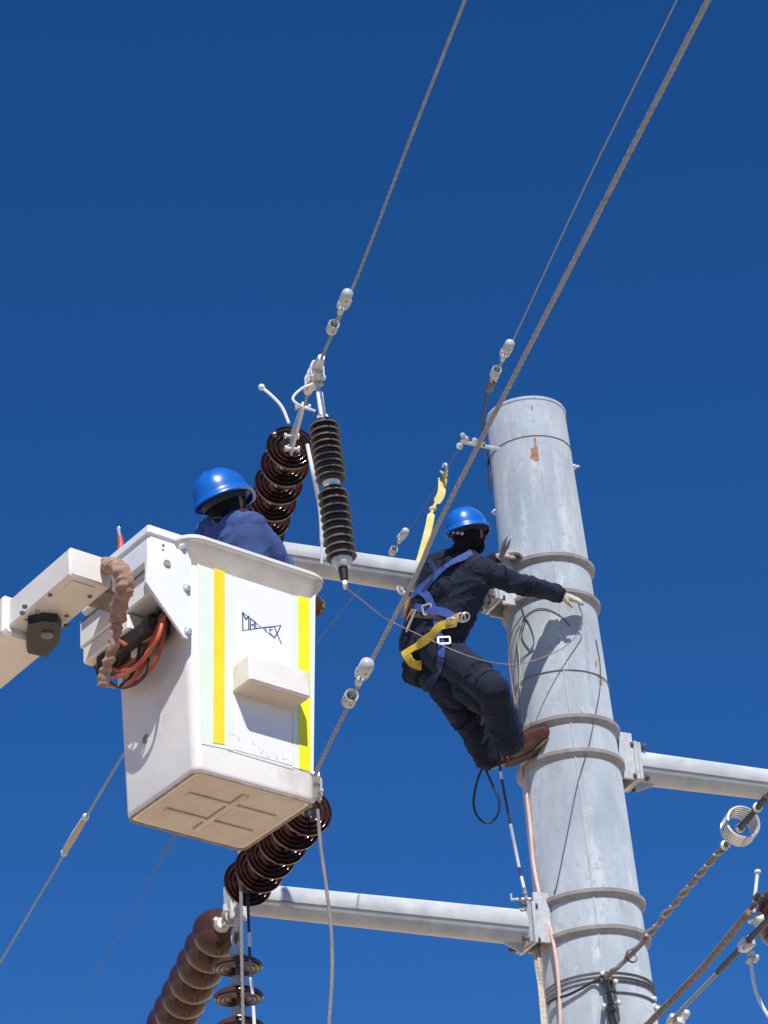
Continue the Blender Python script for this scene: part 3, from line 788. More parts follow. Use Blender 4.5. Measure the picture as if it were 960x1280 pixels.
# far-side conductor of the upper arm
WF = [on_z(x, y, zU - .05) for x, y in ((150, 950), (86, 1058), (0, 1203))]
sF, eF = disc_string(A2, WF[0], 8, 'brown disc insulator string hidden behind the bucket on the far side of the upper crossarm', lead=.12)
conductor([eF] + WF + [WF[-1] + (WF[-1] - WF[-2]).normalized() * 40], .0085, 'conductor', 'thin far conductor with a wrapped splice, passing behind the bucket foot', 'cable', 'wire_far', lobes=0)
q0, q1 = on_z(107, 1021, zU - .05), on_z(80, 1066, zU - .05)
sp_ = thing('wire_splice', q0, 'thick pale splice sleeve wrapped round the thin far conductor', 'splice')
mb = MB(); dd = (q1 - q0); mb.tube([q0, q0 + dd * .08, q0 + dd * .5, q0 + dd * .92, q1], [.012, .021, .026, .021, .012], 10); mb.build('sleeve', 'rope', sp_)
for q in (q0, q1): mb = MB(); mb.sphere(q, .026); mb.build('end_band', 'galv_fit', sp_)

# ---- surge arrester hanging from the upper clamp
ya = W2[0].y - .02
at, ab = on_y(400, 497, ya), on_y(428, 706, ya)
dA = (ab - at).normalized(); LA = (ab - at).length; xa, ya_ = perp(dA)
arr = thing('surge_arrester', at, 'black ribbed polymer surge arrester hanging from the conductor clamp', 'surge arrester')
mb = MB(); mb.box(at + dA * .055, dA * .075, xa * .036, ya_ * .018, .006); mb.lathe(at + dA * .115, dA, [(0, .03), (.03, .034), (.04, .05), (.05, .05)], 20); tp = mb.build('top_fitting', 'white_steel', arr)
mb = MB(); mb.lathe(at + dA * .012 - ya_ * .02, ya_, [(0, .012), (.04, .012)], 10); mb.build('bolt', 'dark_steel', tp)
mb = MB(); mb.tube([W2[0] - V((0, 0, .02)), W2[0].lerp(at, .55), at + dA * .02], .011, 8); mb.build('hanger', 'galv_fit', arr)
def sheds(t0, t1, n, r):
    core = MB(); core.lathe(at + dA * t0, dA, [(-.012, .046), (0, .056), (t1 - t0, .056), (t1 - t0 + .012, .046)], 24); cr_ = core.build('housing', 'polymer', arr)
    sp2 = (t1 - t0) / n
    for k in range(n):
        t = t0 + sp2 * (k + .5)
        mb = MB(); mb.lathe(at + dA * (t - .018), dA, [(0, .054), (.012, r * .82), (.024, r), (.030, r), (.030, r - .008), (.024, .056)], 32); sh_ = mb.build('shed', 'polymer', arr, 50)
        mb = MB(); mb.torus(at + dA * (t + .009), dA, r - .0005, .0038, 32, 6); mb.build('shed_rim', 'polymer_rim', sh_)
j0 = .155; jm = LA * .535
sheds(j0, jm - .03, 9, .077); sheds(jm + .025, LA - .03, 9, .077)
mb = MB(); mb.lathe(at + dA * (jm - .03), dA, [(0, .05), (.012, .046), (.03, .036), (.05, .055)], 20); mb.build('middle_flange', 'white_steel', arr)
mb = MB(); mb.lathe(at + dA * (LA - .03), dA, [(0, .055), (.02, .052), (.045, .036), (.05, .02)], 20); mb.build('bottom_flange', 'galv_fit', arr)
mb = MB(); mb.lathe(at + dA * (LA + .012), dA, [(0, .026), (.03, .024), (.075, .020), (.08, .012)], 14); mb.build('insulating_boot', 'black_rubber', arr)
mb = MB(); mb.lathe(at + dA * (LA + .09), dA, [(0, .012), (.03, .011)], 10); mb.lathe(at + dA * (LA + .115) + xa * -.0, xa, [(-.03, .013), (.03, .013)], 8); mb.build('terminal', 'galv_fit', arr)
mb = MB()
mb.tube(spline([on_y(391, 480, ya - .05), on_y(377, 486, ya - .06), on_y(366, 498, ya - .07), on_y(375, 507, ya - .06), on_y(394, 514, ya - .03)], 8), .0075, 8)
mb.build('shunt_lead', 'cable_white', arr)

# white jumper that hangs down behind the arrester
jy = eU.y + .05
tag(MB().tube(spline([on_y(384, 556, jy), on_y(391, 590, jy), on_y(399, 630, jy + .1), on_y(402, 665, jy + .15), on_y(402, 704, jy + .2)], 10), [.012] * 34 + [.008] * 7, 10).build('jumper_cable', 'cable_white'), 'white jumper cable hanging down beside the black surge arrester', 'cable')

# ---- hanging string and far string on the lower arm tip
h0 = TIP_L + V((0, 0, -.08)) - AD * .02
hb = V(h0); hb.z -= 1.6
hs_, _ = disc_string(h0, hb, 8, 'vertical brown disc string hanging from the end of the lower crossarm', D2, lead=.20, sp=.172)
f0 = TIP_L + V((0, 0, -.08)) + AD * .02
fd = on_z(203, 1300, zL - .12)
fs_, fe = disc_string(f0, fd, 7, 'slanting chocolate brown disc string leading away from the lower crossarm end', D3, lead=.17, sp=.235, fat=1.02)

# ---- overhead earth wire at the pole top
zE = z_front(556) - .03
pE = on_z(604, 549, zE)
WE = [on_z(x, y, zE) for x, y in ((613, 482), (640, 428), (735, 225), (846, 0))]
conductor(WE + [WE[-1] + (WE[-1] - WE[-2]).normalized() * 9], .005, 'earth_wire', 'thin earth wire rising past the pole top beside the thick conductor', 'cable', 'wire_far', lobes=0)
dE = (WE[1] - WE[0]).normalized()
damper(on_z(634, 441, zE), dE, 'vibration damper on the thin earth wire just above the pole top', .86, tilt=R_(36))
WG = [on_z(x, y, zE) for x, y in ((577, 556), (500, 678), (395, 805), (200, 1078), (88, 1272))]
conductor(WG + [WG[-1] + (WG[-1] - WG[-2]).normalized() * 60], .0032, 'earth_wire', 'faint thin earth wire leading away behind the climber and the bucket', 'cable', 'wire_faint', lobes=0)
damper(on_z(503.5, 671, zE), WG[0] - WG[1], 'vibration damper on the faint earth wire behind the climber shoulder', .74, tilt=R_(36))
eb = thing('earth_wire_clamp', pE, 'small bolted earth wire clamp bracketed to the pole top edge', 'clamp')
q0 = on_z(576, 552, zE); q1 = on_z(612, 552, zE)
mb = MB(); mb.tube([q0, q1 + V((.06, .1, 0))], .012, 8); mb.build('bracket_arm', 'galv_fit', eb)
for (x, y, s_) in ((573, 558, .020), (580, 549, .022), (577, 544, .014), (592, 551, .017), (602, 553, .014)):
    q = on_z(x, y, zE); mb = MB(); mb.lathe(q - V((0, .03, .012)), V((.25, .8, .3)), [(0, s_ * .6), (.01, s_), (.04, s_), (.05, s_ * .6)], 8); mb.build('bolt', 'galv_fit', eb)
q = WE[0]; mb = MB(); mb.box(q, dE * .055, dE.cross(V((0, 0, 1))).normalized() * .02, V((0, 0, 1)) * .02, .006); mb.build('parallel_clamp', 'dark_steel', eb)
for k in (-1, 1): mb = MB(); mb.lathe(q + dE * .02 * k + V((.015, -.03, 0)), V((.5, -.3, .5)), [(0, .012), (.035, .012), (.04, .006)], 8); mb.build('bolt', 'galv_fit', eb)
jb = spline([WE[0], on_z(607, 500, zE), on_z(603, 530, zE), on_z(605, 556, zE)] + on_pole([(610, 575), (612.5, 596), (612, 615)], .012), 8)
tag(MB().tube(jb, .0085, 8).build('jumper_cable', 'cable_black'), 'black jumper cable looping from the earth wire down the pole top edge', 'cable')

# ---- yellow sling from the earth wire to the climber
pz = on_z(556, 586, zE)
sling = thing('safety_sling', pz, 'yellow twisted webbing sling hooked to the earth wire above the climber', 'sling')
sy = [pz, on_z(553, 600, zE) , P(551, 618, depth(pz) - .12), P(541, 636, depth(pz) - .25), P(536, 660, depth(pz) - .42), P(528, 690, depth(pz) - .6), P(521, 712, depth(pz) - .75)]
pts = spline(sy, 8); nr = []; wd_ = []
for i, p in enumerate(pts):
    t = i / (len(pts) - 1); a = 5.5 * t; nr.append(V((math.sin(a) * .8, -1, .15 * math.cos(a)))); wd_.append(.052 - (.030 if abs(t - .49) < .06 else 0) + .008 * math.sin(9 * t))
mb = MB(); mb.ribbon(pts[3:], nr[3:], wd_[3:], .005); mb.build('webbing', 'pale_yellow', sling)
mb = MB(); mb.sphere(sy[3], .024, (1, .8, .7)); mb.build('knot', 'pale_yellow', sling)
mb = MB(); hk = [pz + V((-.012, 0, .012)), pz + V((.0, -.01, .03)), pz + V((.014, 0, .01)), sy[1] + V((.012, 0, 0)), sy[1] + V((-.006, -.01, -.035))]; mb.tube(spline(hk, 6), .008, 8); mb.build('snap_hook', 'steel', sling)

# ---- ropes hanging past the arms
def hang(pxs, Y, r, name, ma, label, lobes=0):
    pts = spline([on_y(x, y, Y) for x, y in pxs], 10)
    pts.append(V((pts[-1].x, pts[-1].y, .3)))
    mb = MB(); mb.tube(pts, r, 10, lobes, 30); return tag(mb.build(name, ma), label, 'rope' if 'rope' in name else 'cable')
yr = TIP_L.y - .45
hang([(299, 1060), (301, 1110), (302, 1190), (304, 1285)], yr, .0105, 'rope', 'cable_grey', 'grey rope hanging straight down from below the bucket floor')
yr2 = TIP_L.y - .35
hang([(309, 1105), (311, 1160), (313, 1210), (318, 1285)], yr2, .0085, 'rope', 'blue_rope', 'thin dark blue rope with pale bands beside the grey hanging rope')
for a, b, lab in (((311.5, 1166), (312.3, 1184), 'short pale tape band, topmost on the thin dark blue rope'), ((313.5, 1222), (316, 1243), 'pale tape band between the topmost and the lowest on the blue rope'), ((316.6, 1258), (318, 1284), 'longest pale tape band, lowest on the thin dark blue rope')):
    pa, pb = on_y(*a, yr2), on_y(*b, yr2)
    mb = MB(); mb.tube([pa, pb], .0098, 10); o = mb.build('rope_band', 'cable_white')
    tag(o, lab, 'tape', 'tape bands on the blue rope')
hang([(397, 1012), (401, 1060), (408, 1110), (414, 1165), (415, 1220), (411, 1285)], eL.y - .02, .0095, 'jumper_cable', 'cable_grey', 'grey jumper cable hanging from the strain clamp at the bucket corner')

# ---- hardware and lines at the foot of the picture, right of the pole
zR = z_front(1228, .06)
R0 = hit(bvh_pole, 757, 1228)[0] + V((0, -.07, 0))
zr = R0.z
G = [R0] + [on_z(x, y, zr) for x, y in ((800, 1182), (860, 1110), (925, 1035), (960, 994))]
gy = thing('cable_grip', R0, 'preformed brownish grip on the cable tied to the pole, carrying a bright coil', 'cable grip')
mb = MB(); gp = spline(G + [G[-1] + (G[-1] - G[-2]).normalized() * 8], 24); mb.tube([p for p in gp], .0135, 10); mb.build('cable', 'wire_brown', gy)
def helix(p0, p1, R, turns, r, name, ma, par, n=16):
    d = (p1 - p0); x, y = perp(d.normalized()); k = int(turns * n)
    mb = MB(); mb.tube([p0 + d * i / k + (x * math.cos(2 * math.pi * i / n) + y * math.sin(2 * math.pi * i / n)) * R for i in range(k + 1)], r, 6); return mb.build(name, ma, par)
helix(G[1].lerp(G[2], .1), G[3].lerp(G[2], .35), .011, 9, .0075, 'grip_wire', 'rope', gy)
helix(G[0], G[2].lerp(G[3], .5), .0105, 6, .007, 'grip_wire', 'wire', gy)
cc = on_z(925, 1032, zr); gd = (G[3] - G[2]).normalized()
cr_ax = (gd + V((0, -1.1, -.25))).normalized()
helix(cc - gd * .055 + V((0, 0, -.01)), cc + gd * .055, .082, 5.5, .0075, 'coil', 'steel', gy, 30)
for t in (.72, .84, 1.0, 1.18): 
    q = G[2].lerp(G[3], t) if t <= 1 else G[3].lerp(G[4], (t - 1) * 3.5)
    mb = MB(); mb.lathe(q - gd * .012, gd, [(0, .018), (.004, .024), (.02, .024), (.024, .018)], 12); mb.build('grip_band', 'galv_fit', gy)
mb = MB(); mb.tube([G[2].lerp(G[3], 1.0), G[3].lerp(G[4], .95)], .016, 10); mb.build('cable_cover', 'cable_black', gy)
tb = thing('tie_bracket', R0, 'dark bolted tie bracket holding the gripped cable to the lower pole shaft', 'bracket')
for (x, y, a, b_, c_) in ((757, 1226, .05, .03, .03), (758, 1236, .025, .025, .05), (762, 1252, .03, .025, .045), (763, 1262, .035, .02, .022)):
    l_, nn = hit(bvh_pole, x, y); mb = MB(); mb.box(l_ + nn * .03, V((1, 0, 0)) * a * .7, V((0, 1, 0)) * b_, V((0, 0, 1)) * c_ * .7, .006); mb.build('bracket_block', 'dark_steel', tb)
for (x, y) in ((752, 1222), (766, 1232), (770, 1258), (755, 1262)):
    l_, nn = hit(bvh_pole, x, y); mb = MB(); mb.lathe(l_ + nn * .0, nn, [(0, .016), (.07, .014), (.075, .008)], 8); mb.build('bolt', 'galv_fit', tb)
for s in (-1, 1):
    mb = MB(); mb.tube(on_pole([(764 + s * 3, 1262), (766 + s * 5, 1284)], .02), .012, 8); mb.build('hanger_leg', 'dark_steel', tb)
mb = MB(); q = on_z(790, 1193, zr); mb.torus(q + V((0, .05, 0)), V((.3, -1, .3)), .030, .005, 20, 8); mb.build('ring', 'dark_steel', tb)
tag(MB().tube(spline(on_pole([(686, 1256), (698, 1249), (712, 1245), (728, 1237), (744, 1228)], .02) + [R0], 8), .008, 8).build('cable_tail', 'cable_black'), 'black cable tail curving across the pole below the lower collars', 'cable')

zq = zr - .25
C1 = [on_z(x, y, zq) for x, y in ((818, 1272), (880, 1208), (936, 1140))]
c0 = hit(bvh_pole, 806, 1284)[0] or on_y(806, 1284, Y0 - .1)
conductor([c0] + C1, .019, 'conductor', 'thick brown twisted conductor running from the pole to the right-hand brown insulator', 'cable', 'wire_brown', lobes=3, twist=14)
C2 = [on_z(x, y, zq - .2) for x, y in ((820, 1296), (838, 1277), (900, 1213), (962, 1148))]
conductor(C2 + [C2[-1] + (C2[-1] - C2[-2]).normalized() * 8], .0125, 'conductor', 'grey conductor with a black covered length passing under the right-hand brown insulator', 'cable', 'wire', lobes=6)
mb = MB(); mb.tube([C2[1].lerp(C2[3], .5), C2[3], C2[3] + (C2[3] - C2[2])], .0165, 10); tag(mb.build('cable_sleeve', 'cable_black'), 'black sleeve over the grey conductor near the right-hand brown insulator', 'cable sleeve')
di = (C1[2] - C1[1]).normalized()
i0 = on_y(938, 1151, C1[2].y)
rs_, re_ = disc_string(i0, i0 + V((.93, .36, .10)) * 2, 5, 'brown disc insulator string at the end of the thick brown conductor', D3, lead=.03, sp=.17)
ry = i0.y - .02
rod = [on_y(942, 1140, ry), on_y(944, 1118, ry), on_y(947, 1090, ry)]
rd = thing('arcing_rod', rod[0], 'white arcing rod with ball tip standing by the right-hand brown insulator', 'rod')
mb = MB(); mb.tube(rod, .0095, 8); mb.build('rod', 'cable_white', rd); mb = MB(); mb.sphere(rod[-1], .018, (1, 1, .8)); mb.build('ball', 'cable_white', rd)
for (x, y) in ((938, 1136), (947, 1128), (954, 1122), (943, 1124)):
    mb = MB(); mb.lathe(on_y(x, y, ry - .02), V((.4, -.6, .3)), [(0, .014), (.04, .014), (.05, .008)], 8); mb.build('bolt', 'dark_steel', rd)
k2 = C2[2].lerp(C2[3], .5); kq = on_z(933, 1180, zq - .2)
tc_ = thing('tap_clamp', kq, 'silver tap clamp on the grey conductor feeding a white drop lead', 'clamp')
d2 = (C2[3] - C2[2]).normalized()
mb = MB(); mb.box(kq, d2 * .055, d2.cross(V((0, 0, 1))).normalized() * .03, V((0, 0, 1)) * .028, .008); mb.build('clamp_body', 'galv_fit', tc_)
for (x, y) in ((940, 1172), (928, 1186), (936, 1196), (942, 1202), (934, 1204)):
    mb = MB(); mb.lathe(on_y(x, y, kq.y - .03), V((.5, -.5, .5)), [(0, .015), (.03, .015), (.04, .008)], 8); mb.build('bolt', 'galv_fit', tc_)
mb = MB(); mb.tube(spline([on_y(x, y, kq.y) for x, y in ((937, 1192), (940, 1212), (943, 1232), (950, 1252), (962, 1272), (975, 1284))], 8), .0095, 8); mb.build('drop_lead', 'cable_white', tc_)
pc = thing('pole_clamp', on_y(812, 1262, Y0 - .1), 'silver bolted clamp at the pole edge where the brown conductor ends', 'clamp')
for (x, y, s_) in ((811, 1264, .03), (806, 1272, .026), (817, 1268, .02), (812, 1256, .018), (803, 1280, .03)):
    mb = MB(); q = on_y(x, y, Y0 - .08); mb.lathe(q, V((.6, -.6, .5)), [(0, s_ * .6), (.012, s_), (.05, s_), (.06, s_ * .5)], 10); mb.build('clamp_piece', 'galv_fit', pc)
kc = on_z(838, 1277, zq - .2)
pc2 = thing('strain_clamp', kc, 'small silver clamp on the grey conductor beside the lower pole', 'clamp')
for (x, y, s_) in ((836, 1279, .022), (853, 1274, .02), (845, 1284, .028)):
    mb = MB(); mb.lathe(on_y(x, y, kc.y - .02), V((.5, -.6, .5)), [(0, s_ * .6), (.012, s_), (.05, s_), (.06, s_ * .5)], 10); mb.build('clamp_piece', 'galv_fit', pc2)

# ---- thin lines lying on the pole
def pole_line(px, r, ma, label, name='pole_cable', lift=.006, cat='cable', extra=None):
    mb = MB(); mb.tube(spline(on_pole(px, lift), 8), r, 8); return tag(mb.build(name, ma), label, cat)
pole_line([(660, 972), (663, 1000), (667, 1035), (671, 1080), (680, 1126), (692, 1165), (699, 1205), (703, 1250), (704, 1290)], .0105, 'copper', 'bright copper earthing strip hanging down the front of the pole', 'copper_strip', .022)
pole_line([(655, 888), (657, 915), (659, 945), (660, 975)], .006, 'cable_pink', 'pinkish wire end leading down to the copper strip at the boot', lift=.03)
pole_line([(744, 800), (749, 830), (749, 860), (745, 885), (742, 900), (735, 935), (722, 980), (708, 1050), (697, 1105), (693, 1118)], .003, 'cord', 'thin dark cord trailing down the sunny middle of the pole')
pole_line([(644, 835), (648, 800), (655, 775), (668, 763), (684, 762), (700, 770), (712, 783)], .003, 'cord', 'thin black cord arching over the shadow of the arm on the pole')
pole_line([(652, 757), (657, 775), (653, 795), (663, 812), (668, 800), (662, 780), (655, 770)], .003, 'cord', 'small black cord loop tangled under the upper collar')
pole_line([(656, 770), (644, 790), (640, 815), (643, 850), (648, 880), (652, 900)], .004, 'cable_pink', 'pale wire hanging from the tangle under the upper collar', lift=.02)
pole_line([(655, 775), (650, 800), (652, 830), (652, 860), (650, 890)], .004, 'rope', 'beige cord hanging straight from the tangle under the upper collar', lift=.015)
pole_line([(668, 812), (655, 822), (648, 826)], .003, 'cord', 'short black cord end below the tangle on the pole')

# ------------------------------------------------------------------ people
def capsule(mb, p0, r0, p1, r1, n=14):
    p0, p1 = V(p0), V(p1); d = p1 - p0; L = max(d.length, 1e-5); d /= L
    prof = []
    for i in range(6): a = -math.pi / 2 + (math.pi / 2) * i / 6; prof.append((r0 * math.sin(a), r0 * math.cos(a)))
    prof += [(0, r0), (L * .5, (r0 + r1) / 2), (L, r1)]
    for i in range(1, 7): a = (math.pi / 2) * i / 6; prof.append((L + r1 * math.sin(a), r1 * math.cos(a)))
    mb.lathe(p0, d, prof, n)

def make_body(root, segs, voxel=.0085, folds=.007, fold_mats=(0,), seed=0, mats=(), smooth_n=6, dir_smooth=0):
    """segs: (p0, r0, p1, r1, material slot). One continuous remeshed surface."""
    off = origin(root); mb = MB()
    for p0, r0, p1, r1, _ in segs: capsule(mb, p0, r0, p1, r1)
    me = mb.mesh('body_raw', off, 0)
    o = bpy.data.objects.new('body', me); COL.objects.link(o)
    md = o.modifiers.new('remesh', 'REMESH'); md.mode = 'VOXEL'; md.voxel_size = voxel
    sm = o.modifiers.new('smooth', 'SMOOTH'); sm.factor = .5; sm.iterations = smooth_n
    dg = bpy.context.evaluated_depsgraph_get(); dg.update()
    me2 = bpy.data.meshes.new_from_object(o.evaluated_get(dg))
    o.modifiers.clear(); o.data = me2; me2.name = 'body'; o.parent = root
    bpy.data.meshes.remove(me)
    nv = len(me2.vertices); co = np.empty(nv * 3); me2.vertices.foreach_get('co', co); co = co.reshape(-1, 3)
    bd = np.full(nv, 1e9); bk = np.zeros(nv, int); bdir = np.zeros((nv, 3))
    for p0, r0, p1, r1, k in segs:
        a = np.array(V(p0) - off); d = np.array(V(p1) - V(p0)); L2 = max(d @ d, 1e-9)
        t = np.clip((co - a) @ d / L2, 0, 1)
        e = np.linalg.norm(co - a - t[:, None] * d, axis=1) - (r0 + (r1 - r0) * t)
        w = e < bd; bd[w] = e[w]; bk[w] = k; bdir[w] = d
    bdir /= np.maximum(np.linalg.norm(bdir, axis=1), 1e-6)[:, None]
    bdir[bdir[:, 2] > 0] *= -1
    ed = np.empty(len(me2.edges) * 2, int); me2.edges.foreach_get('vertices', ed); ed = ed.reshape(-1, 2)
    for _ in range(dir_smooth):
        acc = bdir.copy(); np.add.at(acc, ed[:, 0], bdir[ed[:, 1]]); np.add.at(acc, ed[:, 1], bdir[ed[:, 0]])
        bdir = acc / np.maximum(np.linalg.norm(acc, axis=1), 1e-6)[:, None]
    vm = bk.tolist(); info = [V(x) for x in bdir]
    nco = []
    for v, k, d in zip(me2.vertices, vm, info):
        if k in fold_mats and folds:
            dn = d.normalized() if d.length > 1e-4 else V((0, 0, 1))
            p = v.co + V((seed, seed * 2, 0))
            dn = (dn + V((.45, .25, -.30))).normalized()
            al = dn * p.dot(dn)                                 # folds run across the limb
            q = (p - al) * .40 + al
            q += V((noise.noise(p * 6), noise.noise(p * 6 + V((9, 0, 0))), noise.noise(p * 6 + V((0, 9, 0))))) * .05
            a1 = max(0.0, 1 - abs(noise.noise(q * 9)) * 2.6) ** 1.6
            a2 = max(0.0, 1 - abs(noise.noise(q * 17 + V((3, 3, 3)))) * 2.6) ** 1.6
            big = noise.noise(p * 5 + V((1, 7, 2)))
            amt = .35 + .9 * max(0, noise.noise(p * 3.5 + V((5, 1, 2))) + .35)
            h = folds * (a1 * amt + a2 * .5 * amt + big * .5 - .3)
        else:
            h = 0
        nco.append(v.co + v.normal * h)
    for v, c in zip(me2.vertices, nco): v.co = c
    me2.materials.clear()
    for x in mats: me2.materials.append(M[x])
    for p in me2.polygons:
        ks = [vm[i] for i in p.vertices]; p.material_index = max(set(ks), key=ks.count); p.use_smooth = True
    me2.update()
    b = BVHTree.FromPolygons([v.co + off for v in me2.vertices], [tuple(p.vertices) for p in me2.polygons])
    return o, b

def fingers(segs, wrist, d, up, side, k, curl=.5, s=1.0, thumb=1):
    """hand: palm along d, back of hand faces up, fingers spread along side"""
    d, up, side = [V(t).normalized() for t in (d, up, side)]
    palm = wrist + d * .085 * s
    for q in (-.028, -.009, .010, .028):
        segs.append((wrist + side * q * .6 * s, .019 * s, palm + side * q * s, .0155 * s, k))
    for i, (q, L) in enumerate(((-.033, .058), (-.0115, .072), (.0115, .077), (.034, .066))):
        p = palm + side * q * s; dd = d.copy(); r = .0118 * s
        for j, f_ in enumerate((.48, .3, .26)):
            ang = curl * (.55 + .45 * j); dd = (dd * math.cos(ang) - up * math.sin(ang)).normalized() if j or curl > .4 else dd
            p2 = p + dd * L * f_ * s + side * (q * .05)
            segs.append((p, r, p2, r * .93, k)); p = p2; r *= .93
    t0 = wrist + d * .025 * s + side * .030 * s * thumb
    t1 = t0 + (d * .6 + side * .55 * thumb - up * .35).normalized() * .042 * s
    t2 = t1 + (d * .9 + side * .1 * thumb - up * .45).normalized() * .034 * s
    segs.append((t0, .0145 * s, t1, .012 * s, k)); segs.append((t1, .012 * s, t2, .010 * s, k))

def helmet(root, c, f, u, s=1.0):
    """hard hat: c head centre, f forward, u up"""
    f, u = V(f).normalized(), V(u).normalized(); u = (u - f * u.dot(f)).normalized(); r = f.cross(u)
    base = c + u * .012 * s; mb = MB(); n = 48; rings = []
    A_, B_, H_ = .140 * s, .116 * s, .132 * s
    def ring(h, k, lip=0.0, drop=0.0):
        o = []
        for j in range(n):
            a = 2 * math.pi * j / n; ca, sa = math.cos(a), math.sin(a)
            pk = max(0.0, ca) ** 3 * lip * 3.4 + lip
            x = ca * (A_ * k + pk); y = sa * (B_ * k + lip)
            rdg = 0.0
            if h > .35 and k < .93: rdg = .0045 * s * math.exp(-((y / (.016 * s)) ** 2)) + .003 * s * math.exp(-(((abs(y) - .05 * s) / (.01 * s)) ** 2))
            o.append(base + f * x + r * y + u * (H_ * h + rdg - drop * (1 + 1.4 * max(0, ca) ** 3)))
        return o
    rings.append(ring(-.02, .93, .010 * s, .012 * s))
    rings.append(ring(.0, .985, .016 * s, .010 * s)); rings.append(ring(.02, .99, .014 * s, .004 * s)); rings.append(ring(.05, 1.0, .003 * s))
    for i in range(1, 12):
        a = math.pi / 2 * i / 12; rings.append(ring(.05 + .95 * math.sin(a), math.cos(a) ** .80))
    rings.append(ring(1.0, .03))
    mb.loft(rings, False, True); hm = mb.build('helmet', 'helmet', root, 50)
    sd_ = hm.modifiers.new('thickness', 'SOLIDIFY'); sd_.thickness = .004; sd_.offset = -1
    mb = MB(); pts = [base + f * .112 * s * math.cos(a) + r * .094 * s * math.sin(a) - u * (.012 * s + .012 * s * (1 - math.cos(a)) / 2) for a in [2 * math.pi * i / 40 for i in range(41)]]
    mb.ribbon(pts, [(p - base) for p in pts], .028 * s, .003); mb.build('headband', 'headband', hm)
    return hm

def face(segs, c, f, u, k_skin, s=1.0):
    r = V(f).cross(V(u)).normalized()
    segs.append((c + f * .098 * s - u * .010 * s, .012 * s, c + f * .118 * s - u * .045 * s, .014 * s, k_skin))     # nose
    segs.append((c + f * .090 * s - u * .085 * s - r * .016 * s, .010 * s, c + f * .090 * s - u * .085 * s + r * .016 * s, .010 * s, k_skin))  # lips
    for q in (-1, 1):
        segs.append((c + r * q * .080 * s - u * .005 * s, .016 * s, c + r * q * .082 * s - u * .040 * s, .011 * s, k_skin))  # ears
        segs.append((c + f * .062 * s + r * q * .030 * s - u * .018 * s, .034 * s, c + f * .066 * s + r * q * .030 * s - u * .055 * s, .030 * s, k_skin))

def eyes(root, c, f, u, s=1.0):
    r = V(f).cross(V(u)).normalized()
    for q in (-1, 1):
        mb = MB(); mb.sphere(c + f * .092 * s + r * q * .030 * s - u * .018 * s, .011 * s, n=8); mb.build('eye', 'headband', root)

def strap(root, b, px, w, ma, name, lift=.007, th=.004, back=None):
    pts, nr = [], []
    for x, y in px:
        l, nn = hit(b, x, y)
        if l is None: continue
        pts.append(l + nn * lift); nr.append(nn)
    if len(pts) < 2: return None
    # relax normals and points
    sp2 = spline(pts, 5); m_ = len(sp2); nn2 = []
    for i in range(m_):
        t = i / (m_ - 1) * (len(nr) - 1); k = min(int(t), len(nr) - 2); nn2.append(nr[k].lerp(nr[k + 1], t - k).normalized())
    for _ in range(3): nn2 = [(nn2[max(0, i - 1)] + nn2[i] + nn2[min(m_ - 1, i + 1)]).normalized() for i in range(m_)]
    mb = MB(); mb.ribbon(sp2, nn2, w, th); return mb.build(name, ma, root, 50)

# ---- the climber
DC = 16.95
def K(x, y, d=0.0): return P(x, y, DC + d)
climber = thing('person', K(645, 948, -.2), 'person in dark navy overalls and blue helmet climbing the pole, wearing a harness', 'person', 'line workers')
sg = []
Rs, Ls = K(600, 714, -.12), K(547, 706, .13)
Rh, Lh = K(550, 812, -.10), K(523, 803, .10)
nk = K(577, 696, .03); hd = K(586, 669, .03)
chest_m = (Rs + Ls) / 2
# torso as capsule strips
for t in (0, .2, .4, .6, .8, 1):
    a = Rs.lerp(Ls, t); b = Rh.lerp(Lh, t); mid = a.lerp(b, .5)
    a2 = a.lerp(b, .12)
    sg.append((a2, .098, mid, .104, 0)); sg.append((mid, .104, b, .106, 0))
wst = K(562, 765, -.02); sg.append((wst, .10, K(545, 800, 0), .11, 0))
sg.append((K(566, 742, -.02), .12, K(580, 722, -.02), .10, 0))
sg.append((Rs, .088, nk, .06, 0)); sg.append((Ls, .085, nk, .06, 0)); sg.append((chest_m, .10, nk, .065, 0))
sg.append((K(572, 700, .05), .065, K(579, 689, .05), .062, 0))           # collar
# seat
sg.append((K(532, 818, .02), .125, K(526, 838, .1), .105, 0)); sg.append((K(540, 822, .05), .115, K(521, 800, .1), .11, 0))
# right arm across the pole
Re, Rw = K(655, 731, -.06), K(694, 742, .15)
sg.append((Rs, .083, Re, .062, 0)); sg.append((Re, .062, Rw, .050, 0)); sg.append((Rw.lerp(Re, .12), .054, Rw, .056, 0))
# left arm round the far edge
Le, Lw = K(592, 728, .42), K(614, 701, .48)
sg.append((Ls, .083, Le, .062, 0)); sg.append((Le, .062, Lw, .048, 0))
# legs
Rk, Ra = K(616, 862, -.40), K(634, 922, -.24)
sg.append((Rh, .122, Rk, .098, 0)); sg.append((Rk, .098, Ra, .094, 0)); sg.append((Rk.lerp(Ra, .45), .098, Ra, .102, 0)); sg.append((K(585, 858, -.22), .10, K(606, 874, -.28), .095, 0))
Lk, La = K(580, 888, -.05), K(608, 945, .02)
sg.append((Lh, .122, Lk, .098, 0)); sg.append((Lk, .098, La, .078, 0)); sg.append((Lk.lerp(La, .5), .088, La, .084, 0)); sg.append((K(558, 858, -.02), .105, K(578, 890, -.05), .098, 0)); sg.append((K(545, 845, .0), .10, K(572, 868, -.1), .10, 0))
